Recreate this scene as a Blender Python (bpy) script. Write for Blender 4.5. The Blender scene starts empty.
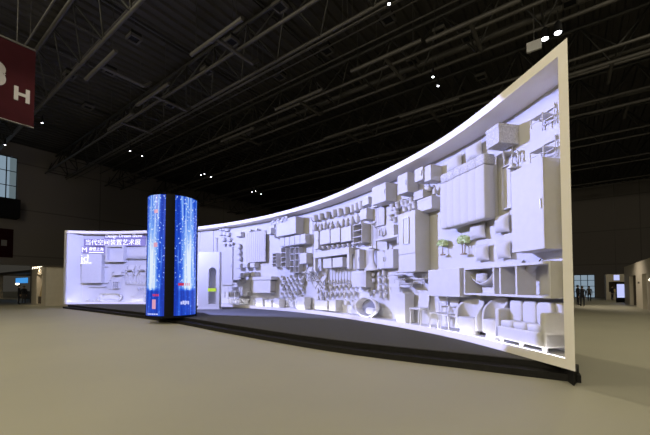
import bpy, bmesh, math, random
import numpy as np
from mathutils import Vector, Matrix
random.seed(7)
SC = bpy.context.scene
COL = SC.collection
# ------------------------------------------------------------------ camera
F_PX, PITCH, CY, CAM_Z = 335.0, math.radians(1.9), 274.5, 1.7
cam_d = bpy.data.cameras.new('camera'); cam = bpy.data.objects.new('camera', cam_d); COL.objects.link(cam)
cam.location = (0, 0, CAM_Z); cam.rotation_euler = (math.pi/2 + PITCH, 0, 0)
cam_d.sensor_width = 36; cam_d.lens = 36*F_PX/650; cam_d.shift_y = (CY-217.5)/650
cam_d.clip_end = 400
SC.camera = cam
# ------------------------------------------------------------------ world, exposure
SC.view_settings.view_transform = 'Standard'
try: SC.view_settings.look = 'None'
except Exception: pass
SC.view_settings.gamma = 1.0; SC.view_settings.use_curve_mapping = False
SC.view_settings.exposure = 0.0
W = bpy.data.worlds.new('hall_air'); SC.world = W; W.use_nodes = True
W.node_tree.nodes['Background'].inputs[0].default_value = (1.0, .93, .78, 1)
W.node_tree.nodes['Background'].inputs[1].default_value = 0.035

A = Vector((-.805, .593, 0)); B = Vector((.593, .805, 0))      # the two directions of the hall
def hall(a, b, z=0): return A*a + B*b + Vector((0, 0, z))

# ------------------------------------------------------------------ the large hall lights and the added fill lights
def area(name, loc, size, watt, col, aim=(0, 0, -1)):
    d = bpy.data.lights.new(name, 'AREA'); d.shape = 'RECTANGLE'; d.size, d.size_y = size
    d.energy = watt; d.color = col
    o = bpy.data.objects.new(name, d); COL.objects.link(o); o.location = loc
    o.rotation_euler = Vector(aim).to_track_quat('-Z', 'Y').to_euler(); return o
WARM = (1.0, .90, .66)
area('hall_and_fill_light', (-12, 11, 14.5), (8, 3), 330, WARM)
area('hall_and_fill_light', (-24, 4, 11.5), (5, 4), 1700, WARM, (1, .06, -.24))  # added fill, brightens the fascia and the right end strip
area('hall_and_fill_light', (2, 5, 14.5), (8, 3), 270, WARM)
area('hall_and_fill_light', (15, 11, 14.5), (6, 3), 650, WARM)
area('hall_and_fill_light', (-7, -9, 9.0), (7, 4), 1500, WARM, (.62, 1, -.30))  # added fill behind the camera, warms the side faces of the furniture

def spot(name, loc, aim, watt, col, size=60, blend=.3, r=.06):
    d = bpy.data.lights.new(name, 'SPOT'); d.energy = watt; d.color = col
    d.spot_size = math.radians(size); d.spot_blend = blend; d.shadow_soft_size = r
    o = bpy.data.objects.new(name, d); COL.objects.link(o); o.location = loc
    o.rotation_euler = (Vector(aim)-Vector(loc)).to_track_quat('-Z', 'Y').to_euler(); return o
BLUE = (.37, .405, 1.0)
# two stage projectors hung over the stage, left and right of the column's shadow
PROJ_R, AZ_R = Vector((-8.6, 12.6, 6.6)), math.radians(5)
PROJ_L, AZ_L = Vector((-10.5, 18.0, 6.3)), math.radians(40)
BEAM_R = spot('stage_projector_beam', PROJ_R, PROJ_R + Vector((math.cos(AZ_R), math.sin(AZ_R), 0)), 18500, BLUE, 179, 0, .06)
PROJ_S, AZ_S = Vector((-7.7, 12.6, 7.6)), math.radians(122)
BEAM_S = spot('stage_projector_beam', PROJ_S, PROJ_S + Vector((math.cos(AZ_S), math.sin(AZ_S), 0)), 29000, BLUE, 179, 0, .06)
BEAM_L = spot('stage_projector_beam', PROJ_L, PROJ_L + Vector((math.cos(AZ_L), math.sin(AZ_L), 0)), 15500, BLUE, 179, 0, .06)

# ------------------------------------------------------------------ materials
def mat(name, col, rough=.6, metal=0, noise=0, nscale=20, emit=None, estr=0, bump=0):
    m = bpy.data.materials.new(name); m.use_nodes = True
    nt = m.node_tree; bs = nt.nodes['Principled BSDF']
    c = (*col, 1)
    bs.inputs['Base Color'].default_value = c; bs.inputs['Roughness'].default_value = rough
    bs.inputs['Metallic'].default_value = metal
    if noise or bump:
        tc = nt.nodes.new('ShaderNodeTexCoord'); n = nt.nodes.new('ShaderNodeTexNoise')
        n.inputs['Scale'].default_value = nscale; n.inputs['Detail'].default_value = 5
        nt.links.new(tc.outputs['Object'], n.inputs['Vector'])
        if noise:
            r = nt.nodes.new('ShaderNodeValToRGB')
            r.color_ramp.elements[0].position = .3; r.color_ramp.elements[1].position = .7
            r.color_ramp.elements[0].color = (*[max(0, x*(1-noise)) for x in col], 1)
            r.color_ramp.elements[1].color = (*[min(1, x*(1+noise)) for x in col], 1)
            nt.links.new(n.outputs['Fac'], r.inputs['Fac']); nt.links.new(r.outputs['Color'], bs.inputs['Base Color'])
        if bump:
            b = nt.nodes.new('ShaderNodeBump'); b.inputs['Strength'].default_value = bump
            nt.links.new(n.outputs['Fac'], b.inputs['Height']); nt.links.new(b.outputs['Normal'], bs.inputs['Normal'])
    if emit:
        bs.inputs['Emission Color'].default_value = (*emit, 1); bs.inputs['Emission Strength'].default_value = estr
    return m
M = {}
M['white'] = mat('white_paint', (.50, .49, .465), .65, noise=.03, nscale=6)
M['fabric'] = mat('white_fabric', (.50, .49, .465), .9, noise=.04, nscale=60, bump=.15)
M['knit'] = mat('white_knit', (.46, .45, .43), .9, noise=.25, nscale=28, bump=.5)
M['wall'] = mat('white_booth_panel', (.50, .49, .465), .6, noise=.02, nscale=2)
M['frame'] = mat('warm_lit_white_frame', (.80, .76, .68), .6, noise=.02, nscale=2)  # same white as the panels, with the warm hall light put into the colour
M['portal'] = mat('bright_white_portal', (.56, .55, .54), .6)
M['grille'] = mat('pale_grey_metal', (.55, .55, .56), .4, .3)
M['slot'] = mat('dark_gap', (.10, .10, .11), .8)
M['glass'] = mat('pale_mirror', (.50, .51, .55), .15, .6)
M['leaf'] = mat('pale_green_leaf', (.62, .74, .44), .7, noise=.1, nscale=30)
M['stem'] = mat('brown_stem', (.30, .24, .16), .8)
M['lime'] = mat('lime_band', (.55, .78, .02), .6)
M['black'] = mat('black_metal', (.009, .009, .010), .7)
M['step'] = mat('black_riser', (.016, .015, .014), .6, noise=.2, nscale=8)
M['carpet'] = mat('charcoal_carpet', (.060, .058, .054), .95, noise=.18, nscale=40, bump=.2)
M['roof'] = mat('dark_roof_deck', (.030, .027, .024), .7, noise=.25, nscale=.6)
M['steel'] = mat('dark_truss_steel', (.022, .021, .019), .5)
M['pipe'] = mat('grey_pipe', (.055, .051, .047), .5)
M['lamp'] = mat('lamp_lens', (1, 1, 1), .3, emit=(.93, .96, 1), estr=9)
M['warmlamp'] = mat('warm_lamp_lens', (1, 1, 1), .3, emit=(1, .85, .6), estr=3)
M['led'] = mat('led_strip', (1, 1, 1), .3, emit=(.84, .83, 1.0), estr=17)
M['signwhite'] = mat('lit_white_letters', (1, 1, 1), .4, emit=(1, .95, 1), estr=.3)
M['lilac'] = mat('lilac_sign_board', (.25, .215, .33), .6)
M['banner'] = mat('maroon_banner_cloth', (.024, .003, .005), .95, noise=.1, nscale=2)
M['bannertext'] = mat('grey_white_print', (.24, .23, .23), .7)
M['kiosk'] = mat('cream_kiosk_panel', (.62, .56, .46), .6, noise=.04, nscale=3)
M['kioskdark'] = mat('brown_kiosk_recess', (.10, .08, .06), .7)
M['gold'] = mat('pale_gold', (.70, .55, .28), .35, .5)
for _k in ('black', 'step', 'banner'): M[_k].node_tree.nodes['Principled BSDF'].inputs['Specular IOR Level'].default_value = .12
M['bluescreen'] = mat('blue_screen', (0, 0, 0), .3, emit=(.05, .32, .80), estr=.9)
M['whitescreen'] = mat('white_screen', (0, 0, 0), .3, emit=(.55, .6, 1), estr=1.0)
M['day'] = mat('daylight_pane', (.1, .1, .1), .1, emit=(.50, .68, .85), estr=.42)
M['frost'] = mat('frosted_pane', (.2, .2, .2), .4, emit=(.45, .62, .70), estr=.22)
M['skin'] = mat('skin', (.55, .38, .28), .6)
M['navy'] = mat('dark_navy_cloth', (.014, .015, .022), .85)
M['greycloth'] = mat('grey_cloth', (.10, .09, .09), .85)
M['hair'] = mat('black_hair', (.01, .009, .008), .6)
M['red'] = mat('red_print', (.5, .03, .06), .5, emit=(.55, .02, .10), estr=.6)

def floor_mat():
    m = mat('beige_hall_floor', (.5, .46, .36), .6); nt = m.node_tree; bs = nt.nodes['Principled BSDF']
    tc = nt.nodes.new('ShaderNodeTexCoord'); n = nt.nodes.new('ShaderNodeTexNoise')
    n.inputs['Scale'].default_value = .22; n.inputs['Detail'].default_value = 6
    r = nt.nodes.new('ShaderNodeValToRGB')
    r.color_ramp.elements[0].position = .35; r.color_ramp.elements[1].position = .65
    r.color_ramp.elements[0].color = (.375, .358, .280, 1); r.color_ramp.elements[1].color = (.412, .392, .298, 1)
    nt.links.new(tc.outputs['Object'], n.inputs['Vector']); nt.links.new(n.outputs['Fac'], r.inputs['Fac'])
    nt.links.new(r.outputs['Color'], bs.inputs['Base Color'])
    return m
M['floor'] = floor_mat()
def hallwall_mat():
    m = mat('dark_hall_wall', (.05, .045, .04), .8); nt = m.node_tree; bs = nt.nodes['Principled BSDF']
    tc = nt.nodes.new('ShaderNodeTexCoord'); b = nt.nodes.new('ShaderNodeTexBrick')
    mp = nt.nodes.new('ShaderNodeMapping'); mp.inputs['Rotation'].default_value = (math.pi/2, 0, 0)
    b.offset = 0; b.inputs['Scale'].default_value = 1; b.inputs['Brick Width'].default_value = 8.5
    b.inputs['Row Height'].default_value = 4.6; b.inputs['Mortar Size'].default_value = .06
    b.inputs['Color1'].default_value = (.19, .17, .16, 1); b.inputs['Color2'].default_value = (.21, .19, .18, 1)
    b.inputs['Mortar'].default_value = (.13, .12, .11, 1)
    nt.links.new(tc.outputs['Object'], mp.inputs['Vector']); nt.links.new(mp.outputs['Vector'], b.inputs['Vector'])
    nt.links.new(b.outputs['Color'], bs.inputs['Base Color'])
    return m
M['hallwall'] = hallwall_mat()
def screen_mat():
    """an LED wall showing blue water and white falling sparkles; uv: u across a panel, v bottom to top"""
    m = bpy.data.materials.new('led_video_screen'); m.use_nodes = True; nt = m.node_tree; L = nt.links.new
    bs = nt.nodes['Principled BSDF']; bs.inputs['Base Color'].default_value = (.005, .005, .01, 1); bs.inputs['Roughness'].default_value = .3
    N = nt.nodes.new
    tc = N('ShaderNodeTexCoord'); sp = N('ShaderNodeSeparateXYZ'); L(tc.outputs['UV'], sp.inputs[0])
    mp = N('ShaderNodeMapping'); mp.inputs['Scale'].default_value = (9, 1.6, 1); L(tc.outputs['UV'], mp.inputs['Vector'])
    n1 = N('ShaderNodeTexNoise'); n1.inputs['Scale'].default_value = 1.0; n1.inputs['Detail'].default_value = 6; L(mp.outputs[0], n1.inputs['Vector'])
    mp2 = N('ShaderNodeMapping'); mp2.inputs['Scale'].default_value = (13, 44, 1); L(tc.outputs['UV'], mp2.inputs['Vector'])
    n2 = N('ShaderNodeTexNoise'); n2.inputs['Scale'].default_value = 1.0; n2.inputs['Detail'].default_value = 2; L(mp2.outputs[0], n2.inputs['Vector'])
    def math_(op, a, b=None, c=None):
        n = N('ShaderNodeMath'); n.operation = op
        for i, v in enumerate((a, b, c)):
            if v is None: continue
            if isinstance(v, (int, float)): n.inputs[i].default_value = v
            else: L(v, n.inputs[i])
        return n.outputs[0]
    u, v = sp.outputs[0], sp.outputs[1]
    mid = math_('SUBTRACT', 1.0, math_('MULTIPLY', math_('ABSOLUTE', math_('SUBTRACT', u, .52)), 2.3))
    low = math_('SMOOTH_MIN', 1.0, math_('MULTIPLY', math_('MAXIMUM', math_('SUBTRACT', v, .20), 0.0), 30.0), .05)
    fall = math_('SUBTRACT', 1.15, math_('MULTIPLY', v, .75))
    glow = math_('MULTIPLY', math_('MULTIPLY', math_('MULTIPLY', mid, fall), low), math_('ADD', .25, n1.outputs['Fac']))
    streak = math_('MULTIPLY', math_('MAXIMUM', math_('SUBTRACT', n1.outputs['Fac'], .44), 0.0), 2.2)
    fac = math_('ADD', math_('MULTIPLY', glow, 1.45), math_('MULTIPLY', streak, .9))
    spark = math_('MULTIPLY', math_('MAXIMUM', math_('SUBTRACT', n2.outputs['Fac'], .60), 0.0), 11.0)
    fac = math_('ADD', fac, math_('MULTIPLY', spark, math_('ADD', .25, math_('MULTIPLY', low, .6))))
    r = N('ShaderNodeValToRGB'); cr = r.color_ramp
    cr.elements[0].position = 0.0; cr.elements[0].color = (.003, .035, .42, 1)
    cr.elements[1].position = 1.0; cr.elements[1].color = (.78, .88, 1, 1)
    e = cr.elements.new(.28); e.color = (.01, .09, .72, 1)
    e = cr.elements.new(.62); e.color = (.20, .42, .98, 1)
    L(fac, r.inputs['Fac']); L(r.outputs['Color'], bs.inputs['Emission Color']); bs.inputs['Emission Strength'].default_value = .95
    return m
M['screen'] = screen_mat()

# ------------------------------------------------------------------ mesh builder
class MB:
    def __init__(s): s.v = []; s.f = []; s.sm = []
    def add(s, vs, fs, smooth=False):
        o = len(s.v); s.v += [tuple(p) for p in vs]
        for f in fs: s.f.append(tuple(i+o for i in f)); s.sm.append(smooth)
        return s
    def box(s, x0, x1, y0, y1, z0, z1):
        if x0 > x1: x0, x1 = x1, x0
        if y0 > y1: y0, y1 = y1, y0
        if z0 > z1: z0, z1 = z1, z0
        v = [(x, y, z) for z in (z0, z1) for y in (y0, y1) for x in (x0, x1)]
        return s.add(v, [(0, 2, 3, 1), (4, 5, 7, 6), (0, 1, 5, 4), (2, 6, 7, 3), (0, 4, 6, 2), (1, 3, 7, 5)])
    def tube(s, p, q, r, r2=None, n=8):
        p, q = Vector(p), Vector(q); d = (q-p)
        if d.length < 1e-6: return s
        d.normalize(); u = d.orthogonal().normalized(); w = d.cross(u); r2 = r if r2 is None else r2
        v = [p + (u*math.cos(t)+w*math.sin(t))*r for t in [2*math.pi*i/n for i in range(n)]] + \
            [q + (u*math.cos(t)+w*math.sin(t))*r2 for t in [2*math.pi*i/n for i in range(n)]]
        s.add(v, [(i, (i+1) % n, n+(i+1) % n, n+i) for i in range(n)], True)
        return s.add(v, [tuple(range(n-1, -1, -1)), tuple(range(n, 2*n))])
    def path(s, pts, r, n=6):
        for a, b in zip(pts, pts[1:]): s.tube(a, b, r, n=n)
        return s
    def bar(s, p, q, wx, wy):
        """square bar between two points"""
        p, q = Vector(p), Vector(q); d = (q-p).normalized(); u = Vector((0, 0, 1)).cross(d)
        if u.length < .01: u = Vector((1, 0, 0))
        u.normalize(); w = d.cross(u)
        v = [c + u*a*wx/2 + w*b*wy/2 for c in (p, q) for a, b in ((-1, -1), (1, -1), (1, 1), (-1, 1))]
        return s.add(v, [(3, 2, 1, 0), (4, 5, 6, 7), (0, 1, 5, 4), (1, 2, 6, 5), (2, 3, 7, 6), (3, 0, 4, 7)])
    def lathe(s, prof, c=(0, 0, 0), n=16, axis='z', sx=1, sy=1):
        v = []
        for r, h in prof:
            for i in range(n):
                t = 2*math.pi*i/n; x, y = r*math.cos(t)*sx, r*math.sin(t)*sy
                p = (x, y, h) if axis == 'z' else ((x, -h, y) if axis == 'y' else (h, x, y))
                v.append((p[0]+c[0], p[1]+c[1], p[2]+c[2]))
        m = len(prof)
        fs = [(k*n+i, k*n+(i+1) % n, (k+1)*n+(i+1) % n, (k+1)*n+i) for k in range(m-1) for i in range(n)]
        s.add(v, fs, True)
        return s.add(v, [tuple(range(n-1, -1, -1)), tuple(range((m-1)*n, m*n))])
    def blob(s, c, r, e=1.0, n=16, m=10):
        """super-ellipsoid: e < 1 boxy, 1 round"""
        def pw(x, k): return math.copysign(abs(x)**k, x)
        v = []
        for j in range(m+1):
            ph = -math.pi/2 + math.pi*j/m
            for i in range(n):
                t = 2*math.pi*i/n
                v.append((c[0]+r[0]*pw(math.cos(ph), e)*pw(math.cos(t), e), c[1]+r[1]*pw(math.cos(ph), e)*pw(math.sin(t), e), c[2]+r[2]*pw(math.sin(ph), e)))
        return s.add(v, [(j*n+i, j*n+(i+1) % n, (j+1)*n+(i+1) % n, (j+1)*n+i) for j in range(m) for i in range(n)], True)
    def pillow(s, c, w, h, d, n=10):
        """a square cushion facing -y, thick in the middle and thin at its rim"""
        for sg in (-1, 1):
            v = []
            for j in range(n+1):
                for i in range(n+1):
                    a, b = 2*i/n-1, 2*j/n-1
                    pinch = 1 - .07*(a*a*(1-b*b) + b*b*(1-a*a))*1.0
                    k = ((1-abs(a)**2.6)*(1-abs(b)**2.6))**.5
                    v.append((c[0]+a*w/2*(1-.10*(1-b*b))*pinch+0, c[1]+sg*k*d/2, c[2]+b*h/2*(1-.10*(1-a*a))))
            fs = [(j*(n+1)+i, j*(n+1)+i+1, (j+1)*(n+1)+i+1, (j+1)*(n+1)+i) for j in range(n) for i in range(n)]
            if sg > 0: fs = [f[::-1] for f in fs]
            s.add(v, fs, True)
        return s
    def prism(s, poly, y0, y1):
        """polygon in x,z (counter-clockwise seen from -y) pushed from y0 to y1"""
        n = len(poly); v = [(x, y0, z) for x, z in poly] + [(x, y1, z) for x, z in poly]
        return s.add(v, [tuple(range(n)), tuple(range(2*n-1, n-1, -1))] + [(i+n, (i+1) % n+n, (i+1) % n, i) for i in range(n)])
    def loft(s, rings, closed=True, caps=True, smooth=False):
        n = len(rings[0]); v = [p for r in rings for p in r]
        fs = []
        for k in range(len(rings)-1):
            for i in range(n if closed else n-1):
                fs.append((k*n+i, k*n+(i+1) % n, (k+1)*n+(i+1) % n, (k+1)*n+i))
        if caps: fs += [tuple(range(n-1, -1, -1)), tuple(range((len(rings)-1)*n, len(rings)*n))]
        return s.add(v, fs, smooth)
    def moved(s, dx=0, dy=0, dz=0, k=1.0):
        s.v = [(x*k+dx, y*k+dy, z*k+dz) for x, y, z in s.v]; return s
    def mesh(s, name, m):
        me = bpy.data.meshes.new(name); me.from_pydata(s.v, [], s.f)
        me.polygons.foreach_set('use_smooth', s.sm)
        bm = bmesh.new(); bm.from_mesh(me); bmesh.ops.recalc_face_normals(bm, faces=bm.faces); bm.to_mesh(me); bm.free()
        me.materials.append(M[m] if isinstance(m, str) else m); return me
    def build(s, name, m, parent=None, bevel=0):
        o = bpy.data.objects.new(name, s.mesh(name, m)); COL.objects.link(o)
        if parent: o.parent = parent
        if bevel:
            b = o.modifiers.new('bevel', 'BEVEL'); b.width = bevel; b.segments = 2; b.limit_method = 'ANGLE'
        return o
def tag(o, label=None, cat=None, group=None, kind=None):
    if label: o['label'] = label
    if cat: o['category'] = cat
    if group: o['group'] = group
    if kind: o['kind'] = kind
    return o
def thing(name, label, cat, loc=(0, 0, 0), rz=0, group=None):
    o = bpy.data.objects.new(name, None); COL.objects.link(o); o.location = loc; o.rotation_euler = (0, 0, rz)
    o.empty_display_size = .2
    return tag(o, label, cat, group)
def dup(src, loc, rz, label=None, scale=1.0):
    r = src.copy(); COL.objects.link(r); r.location = loc; r.rotation_euler = (0, 0, rz); r.scale = (scale,)*3
    if label: r['label'] = label
    for ch in list(src.children):
        c = ch.copy(); COL.objects.link(c); c.parent = r
        for g in list(ch.children):
            d = g.copy(); COL.objects.link(d); d.parent = c
    return r
def text_mesh(name, body, size, m, parent=None, depth=.012, bold=0.0, align='CENTER'):
    cu = bpy.data.curves.new(name, 'FONT'); cu.body = body; cu.size = size; cu.extrude = depth; cu.align_x = align; cu.align_y = 'CENTER'; cu.offset = bold
    t = bpy.data.objects.new(name, cu); COL.objects.link(t); bpy.context.view_layer.update()
    me = bpy.data.meshes.new_from_object(t.evaluated_get(bpy.context.evaluated_depsgraph_get()))
    bpy.data.objects.remove(t)
    me.materials.clear(); me.materials.append(M[m]); me.name = name
    o = bpy.data.objects.new(name, me); COL.objects.link(o)
    o.rotation_euler = (math.pi/2, 0, 0)
    if parent: o.parent = parent
    return o

# ------------------------------------------------------------------ pixel -> place
def ray(px, py):
    dx, dy = (px-325)/F_PX, (CY-py)/F_PX
    return Vector((dx, math.cos(PITCH)-math.sin(PITCH)*dy, math.sin(PITCH)+math.cos(PITCH)*dy))
def on_floor(px, py, z=0):
    r = ray(px, py); return r*((z-CAM_Z)/r.z) + Vector((0, 0, CAM_Z))
def at_depth(px, py, Y):
    r = ray(px, py); return r*(Y/r.y) + Vector((0, 0, CAM_Z))

# ------------------------------------------------------------------ plan of the curved wall (front edge, right end to left end)
PLAN = [(4.20, 5.67), (4.12, 6.05), (4.06, 6.45), (4.00, 6.9), (3.92, 7.61), (3.77, 8.46), (3.53, 9.44), (3.15, 10.40), (2.67, 11.42), (2.10, 12.60), (1.75, 13.25),
        (.93, 14.85), (-.12, 16.55), (-1.36, 18.10), (-1.98, 18.80), (-3.32, 20.15), (-4.84, 21.50), (-6.47, 22.70), (-9.11, 24.30),
        (-11.5, 25.35), (-13.9, 26.02), (-16.2, 26.35), (-18.45, 26.40), (-20.27, 25.95)]
_p = np.array(PLAN); _d = np.r_[0, np.cumsum(np.hypot(*np.diff(_p, axis=0).T))]
_ss = np.linspace(0, _d[-1], 1201); _c = np.c_[np.interp(_ss, _d, _p[:, 0]), np.interp(_ss, _d, _p[:, 1])]
_h = _ss[1]-_ss[0]; _kw = int(1.1/_h); _k = np.exp(-.5*(np.arange(-3*_kw, 3*_kw+1)/_kw)**2); _k /= _k.sum()
def _smooth(x):
    n = len(_k)//2; y = np.r_[2*x[0]-x[n:0:-1], x, 2*x[-1]-x[-2:-n-2:-1]]; return np.convolve(y, _k, 'valid')
_c = np.c_[_smooth(_c[:, 0]), _smooth(_c[:, 1])]
S_ARR = np.r_[0, np.cumsum(np.hypot(*np.diff(_c, axis=0).T))]; S_END = float(S_ARR[-1])
_t = np.gradient(_c, axis=0); _t /= np.linalg.norm(_t, axis=1)[:, None]
_n = np.c_[_t[:, 1], -_t[:, 0]]
DEPTH = .75; DECK = .26; LEDGE = .40; SOFFIT = 5.83; TOP = 6.0
def curve(s, o=0.0):
    x = np.interp(s, S_ARR, _c[:, 0]); y = np.interp(s, S_ARR, _c[:, 1]); nx = np.interp(s, S_ARR, _n[:, 0]); ny = np.interp(s, S_ARR, _n[:, 1])
    return Vector((float(x+nx*o), float(y+ny*o), 0))
def tangent_right(s):
    x = np.interp(s, S_ARR, _t[:, 0]); y = np.interp(s, S_ARR, _t[:, 1]); v = Vector((-float(x), -float(y), 0)); return v.normalized()
def S_of(px, py, p):
    """distance along the wall, and height, of the point a pixel shows on a face standing p out from the wall"""
    o = DEPTH-p; C = _c+_n*o; r = ray(px, py); cr = r.x*C[:, 1]-r.y*C[:, 0]
    i = np.where(np.sign(cr[:-1]) != np.sign(cr[1:]))[0]
    if not len(i): raise ValueError(px)
    i = int(i[0]); k = cr[i]/(cr[i]-cr[i+1]); s = S_ARR[i]+k*(S_ARR[i+1]-S_ARR[i]); P = curve(s, o)
    return float(s), CAM_Z + r.z*P.y/r.y
def spot_of(x0, x1, yt, yb, p):
    xc, ym = (x0+x1)/2, (yt+yb)/2
    s0, _ = S_of(x0, ym, p); s1, _ = S_of(x1, ym, p); s, z1 = S_of(xc, yt, p); _, z0 = S_of(xc, yb, p)
    return (s0+s1)/2, abs(s0-s1), z0, z1-z0
def seat_at(s, z, w=0, out=0):
    T = tangent_right(s); R = 16.0
    o = DEPTH - w*w/(8*R) - .004 - out
    P = curve(s, o); return Vector((P.x, P.y, z)), math.atan2(T.y, T.x)

# ------------------------------------------------------------------ the projector's gobo: the beam fills the inside of the frame only
def mask_beam(light, PROJ, AZ0, s_lo, s_hi, weight, href, zlow=None, s_seam=1.75):
    ax, ay = math.cos(AZ0), math.sin(AZ0)
    def uv(s, o, z):
        P = curve(s, o)-PROJ; x = P.x*ay-P.y*ax; f = P.x*ax+P.y*ay; h = math.hypot(x, f); return math.atan2(x, f), (z-PROJ.z)/h, h
    ss = [s_lo+(s_hi-s_lo)*i/60 for i in range(61)]
    rows = []
    for s in ss:
        u, _, h = uv(s, .0, 0); far = s > s_seam
        rows.append((u, uv(s, 0, TOP+.02 if far else SOFFIT-.05)[1], uv(s, 0, (DECK-.02 if zlow is None else zlow) if far else LEDGE+.045)[1], h, weight(s)))
    rows.sort(); U0, U1 = rows[0][0], rows[-1][0]; V0, V1 = -2.2, .3
    nt = (setattr(light.data, 'use_nodes', True), light.data.node_tree)[1]
    em = nt.nodes['Emission']; N = nt.nodes.new; L = nt.links.new
    tc = N('ShaderNodeTexCoord'); sp = N('ShaderNodeSeparateXYZ'); L(tc.outputs['Normal'], sp.inputs[0])
    def mth(op, x, y=None):
        n = N('ShaderNodeMath'); n.operation = op
        for i, v in enumerate((x, y)):
            if v is None: continue
            if isinstance(v, (int, float)): n.inputs[i].default_value = v
            else: L(v, n.inputs[i])
        return n.outputs[0]
    X, Y, Z = sp.outputs; nz = mth('MULTIPLY', Z, GOBO_SIGN*-1.0); X = mth('MULTIPLY', X, GOBO_SIGN); Y = mth('MULTIPLY', Y, GOBO_SIGN)
    u = mth('ARCTAN2', X, nz); hz = mth('SQRT', mth('ADD', mth('MULTIPLY', X, X), mth('MULTIPLY', nz, nz))); v = mth('DIVIDE', Y, hz)
    un = mth('DIVIDE', mth('SUBTRACT', u, U0), U1-U0); vn = mth('DIVIDE', mth('SUBTRACT', v, V0), V1-V0)
    def curve_node(vals):
        n = N('ShaderNodeFloatCurve'); c = n.mapping.curves[0]; k = 0
        for (uu, vv) in vals:
            if k < 2: c.points[k].location = (uu, vv)
            else: c.points.new(uu, vv)
            k += 1
        for q in c.points: q.handle_type = 'VECTOR'
        n.mapping.update(); L(un, n.inputs['Value']); return n.outputs[0]
    nn = lambda u_: (u_-U0)/(U1-U0)
    top = curve_node([(nn(r[0]), (r[1]-V0)/(V1-V0)) for r in rows]); bot = curve_node([(nn(r[0]), (r[2]-V0)/(V1-V0)) for r in rows])
    gain = curve_node([(nn(r[0]), min(1, r[4]*(r[3]/href)**1.7)) for r in rows])
    m = mth('MULTIPLY', mth('GREATER_THAN', vn, bot), mth('LESS_THAN', vn, top))
    m = mth('MULTIPLY', m, mth('MULTIPLY', mth('GREATER_THAN', un, 0.0), mth('LESS_THAN', un, 1.0)))
    L(mth('MULTIPLY', m, gain), em.inputs['Strength'])
GOBO_SIGN = 1.0
S_MID, _ = S_of(364, 260, 0)
ramp = lambda s: min(1, max(0, (S_MID+1.0-s)/2.0))
mask_beam(BEAM_R, PROJ_R, AZ_R, 1.0, S_MID+1.05, ramp, 13.5)
S_COL, _ = S_of(172, 260, 0)
rcol = lambda s: min(1, max(0, (S_COL+1.0-s)/2.0))
mask_beam(BEAM_L, PROJ_L, AZ_L, S_MID-1.05, S_COL+1.05, lambda s: (1-ramp(s))*rcol(s), 11.5, -8)
mask_beam(BEAM_S, PROJ_S, AZ_S, S_COL-1.05, S_END-.2, lambda s: 1-rcol(s), 18)
# ================================================================== the hall
def poly_floor():
    m = MB(); m.add([(-90, -30, 0), (90, -30, 0), (90, 130, 0), (-90, 130, 0)], [(0, 1, 2, 3)]); return m
tag(poly_floor().build('floor', 'floor'), kind='structure')
CEIL = 15.7
WL0 = Vector((-28, 35.5, 0)); WR0 = Vector((37.8, 46, 0))
def hall_wall(name, p, q, z0=0, z1=CEIL, holes=()):
    """a thick wall from p to q with rectangular openings (d0, d1, z0, z1)"""
    d = (q-p); L = d.length; d.normalize()
    m = MB(); xs = sorted({0, L, *[h[0] for h in holes], *[h[1] for h in holes]}); 
    for a, b in zip(xs, xs[1:]):
        hs = [h for h in holes if h[0] <= a+1e-6 and h[1] >= b-1e-6]
        if hs:
            zz = [z0]+[v for h in sorted(hs, key=lambda h: h[2]) for v in (h[2], h[3])]+[z1]
            for u, v in zip(zz[::2], zz[1::2]):
                if v-u > .01: m.box(a, b, 0, .4, u, v)
        else: m.box(a, b, 0, .4, z0, z1)
    o = m.build(name, 'hallwall'); o.location = p; o.rotation_euler = (0, 0, math.atan2(d.y, d.x)); return tag(o, kind='structure')
pl = WL0 - B*22; pr = WL0 + B*65.3                     # left wall, its far end is the hidden corner
hall_wall('wall_left', pl, pr, holes=[(12.2, 18.3, 10.0, 14.25), (6.0, 19.6, 0, 3.7)])
q0 = WR0 + A*46.8; q1 = WR0 - A*60
hall_wall('wall_back', q0, q1, holes=[(43.9, 46.2, 0, 3.25)])
# gallery window of the left wall: mullions, clear panes, frosted pane
def window(name, p, d, w, z0, z1, cols, rows, paneM, frost=0):
    rz = math.atan2(d.y, d.x)
    root = MB()
    root.box(0, w, .1, .16, z0, z0+.08).box(0, w, .1, .16, z1-.08, z1)
    for i in range(cols+1): root.box(i*w/cols-.04, i*w/cols+.04, .1, .16, z0, z1)
    for j in range(1, rows): root.box(0, w, .1, .16, z0+(z1-z0)*j/rows-.03, z0+(z1-z0)*j/rows+.03)
    o = root.build(name, 'black'); o.location = p; o.rotation_euler = (0, 0, rz); tag(o, kind='structure')
    g = MB().box(0, w*(1-frost), .18, .2, z0, z1).build('pane', paneM, o)
    if frost: MB().box(w*(1-frost), w, .18, .2, z0, z1).build('frosted_pane', 'frost', o)
    return o
window('window_1', pl + B*12.2, B, 6.1, 10.0, 14.25, 8, 3, 'day', .085)
window('window_2', q0 - A*43.9, -A, 2.3, 0, 3.25, 3, 4, 'day')
tag(MB().box(-3.6, 2.5, -1.6, -.05, 0, 1.75).build('plant_room_box', 'black'), 'black service box below the lit gallery window', 'box')
bx = bpy.data.objects['plant_room_box']; bx.location = pl + B*15.8 + Vector((0, 0, 8.1)); bx.rotation_euler = (0, 0, math.atan2(B.y, B.x))
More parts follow.
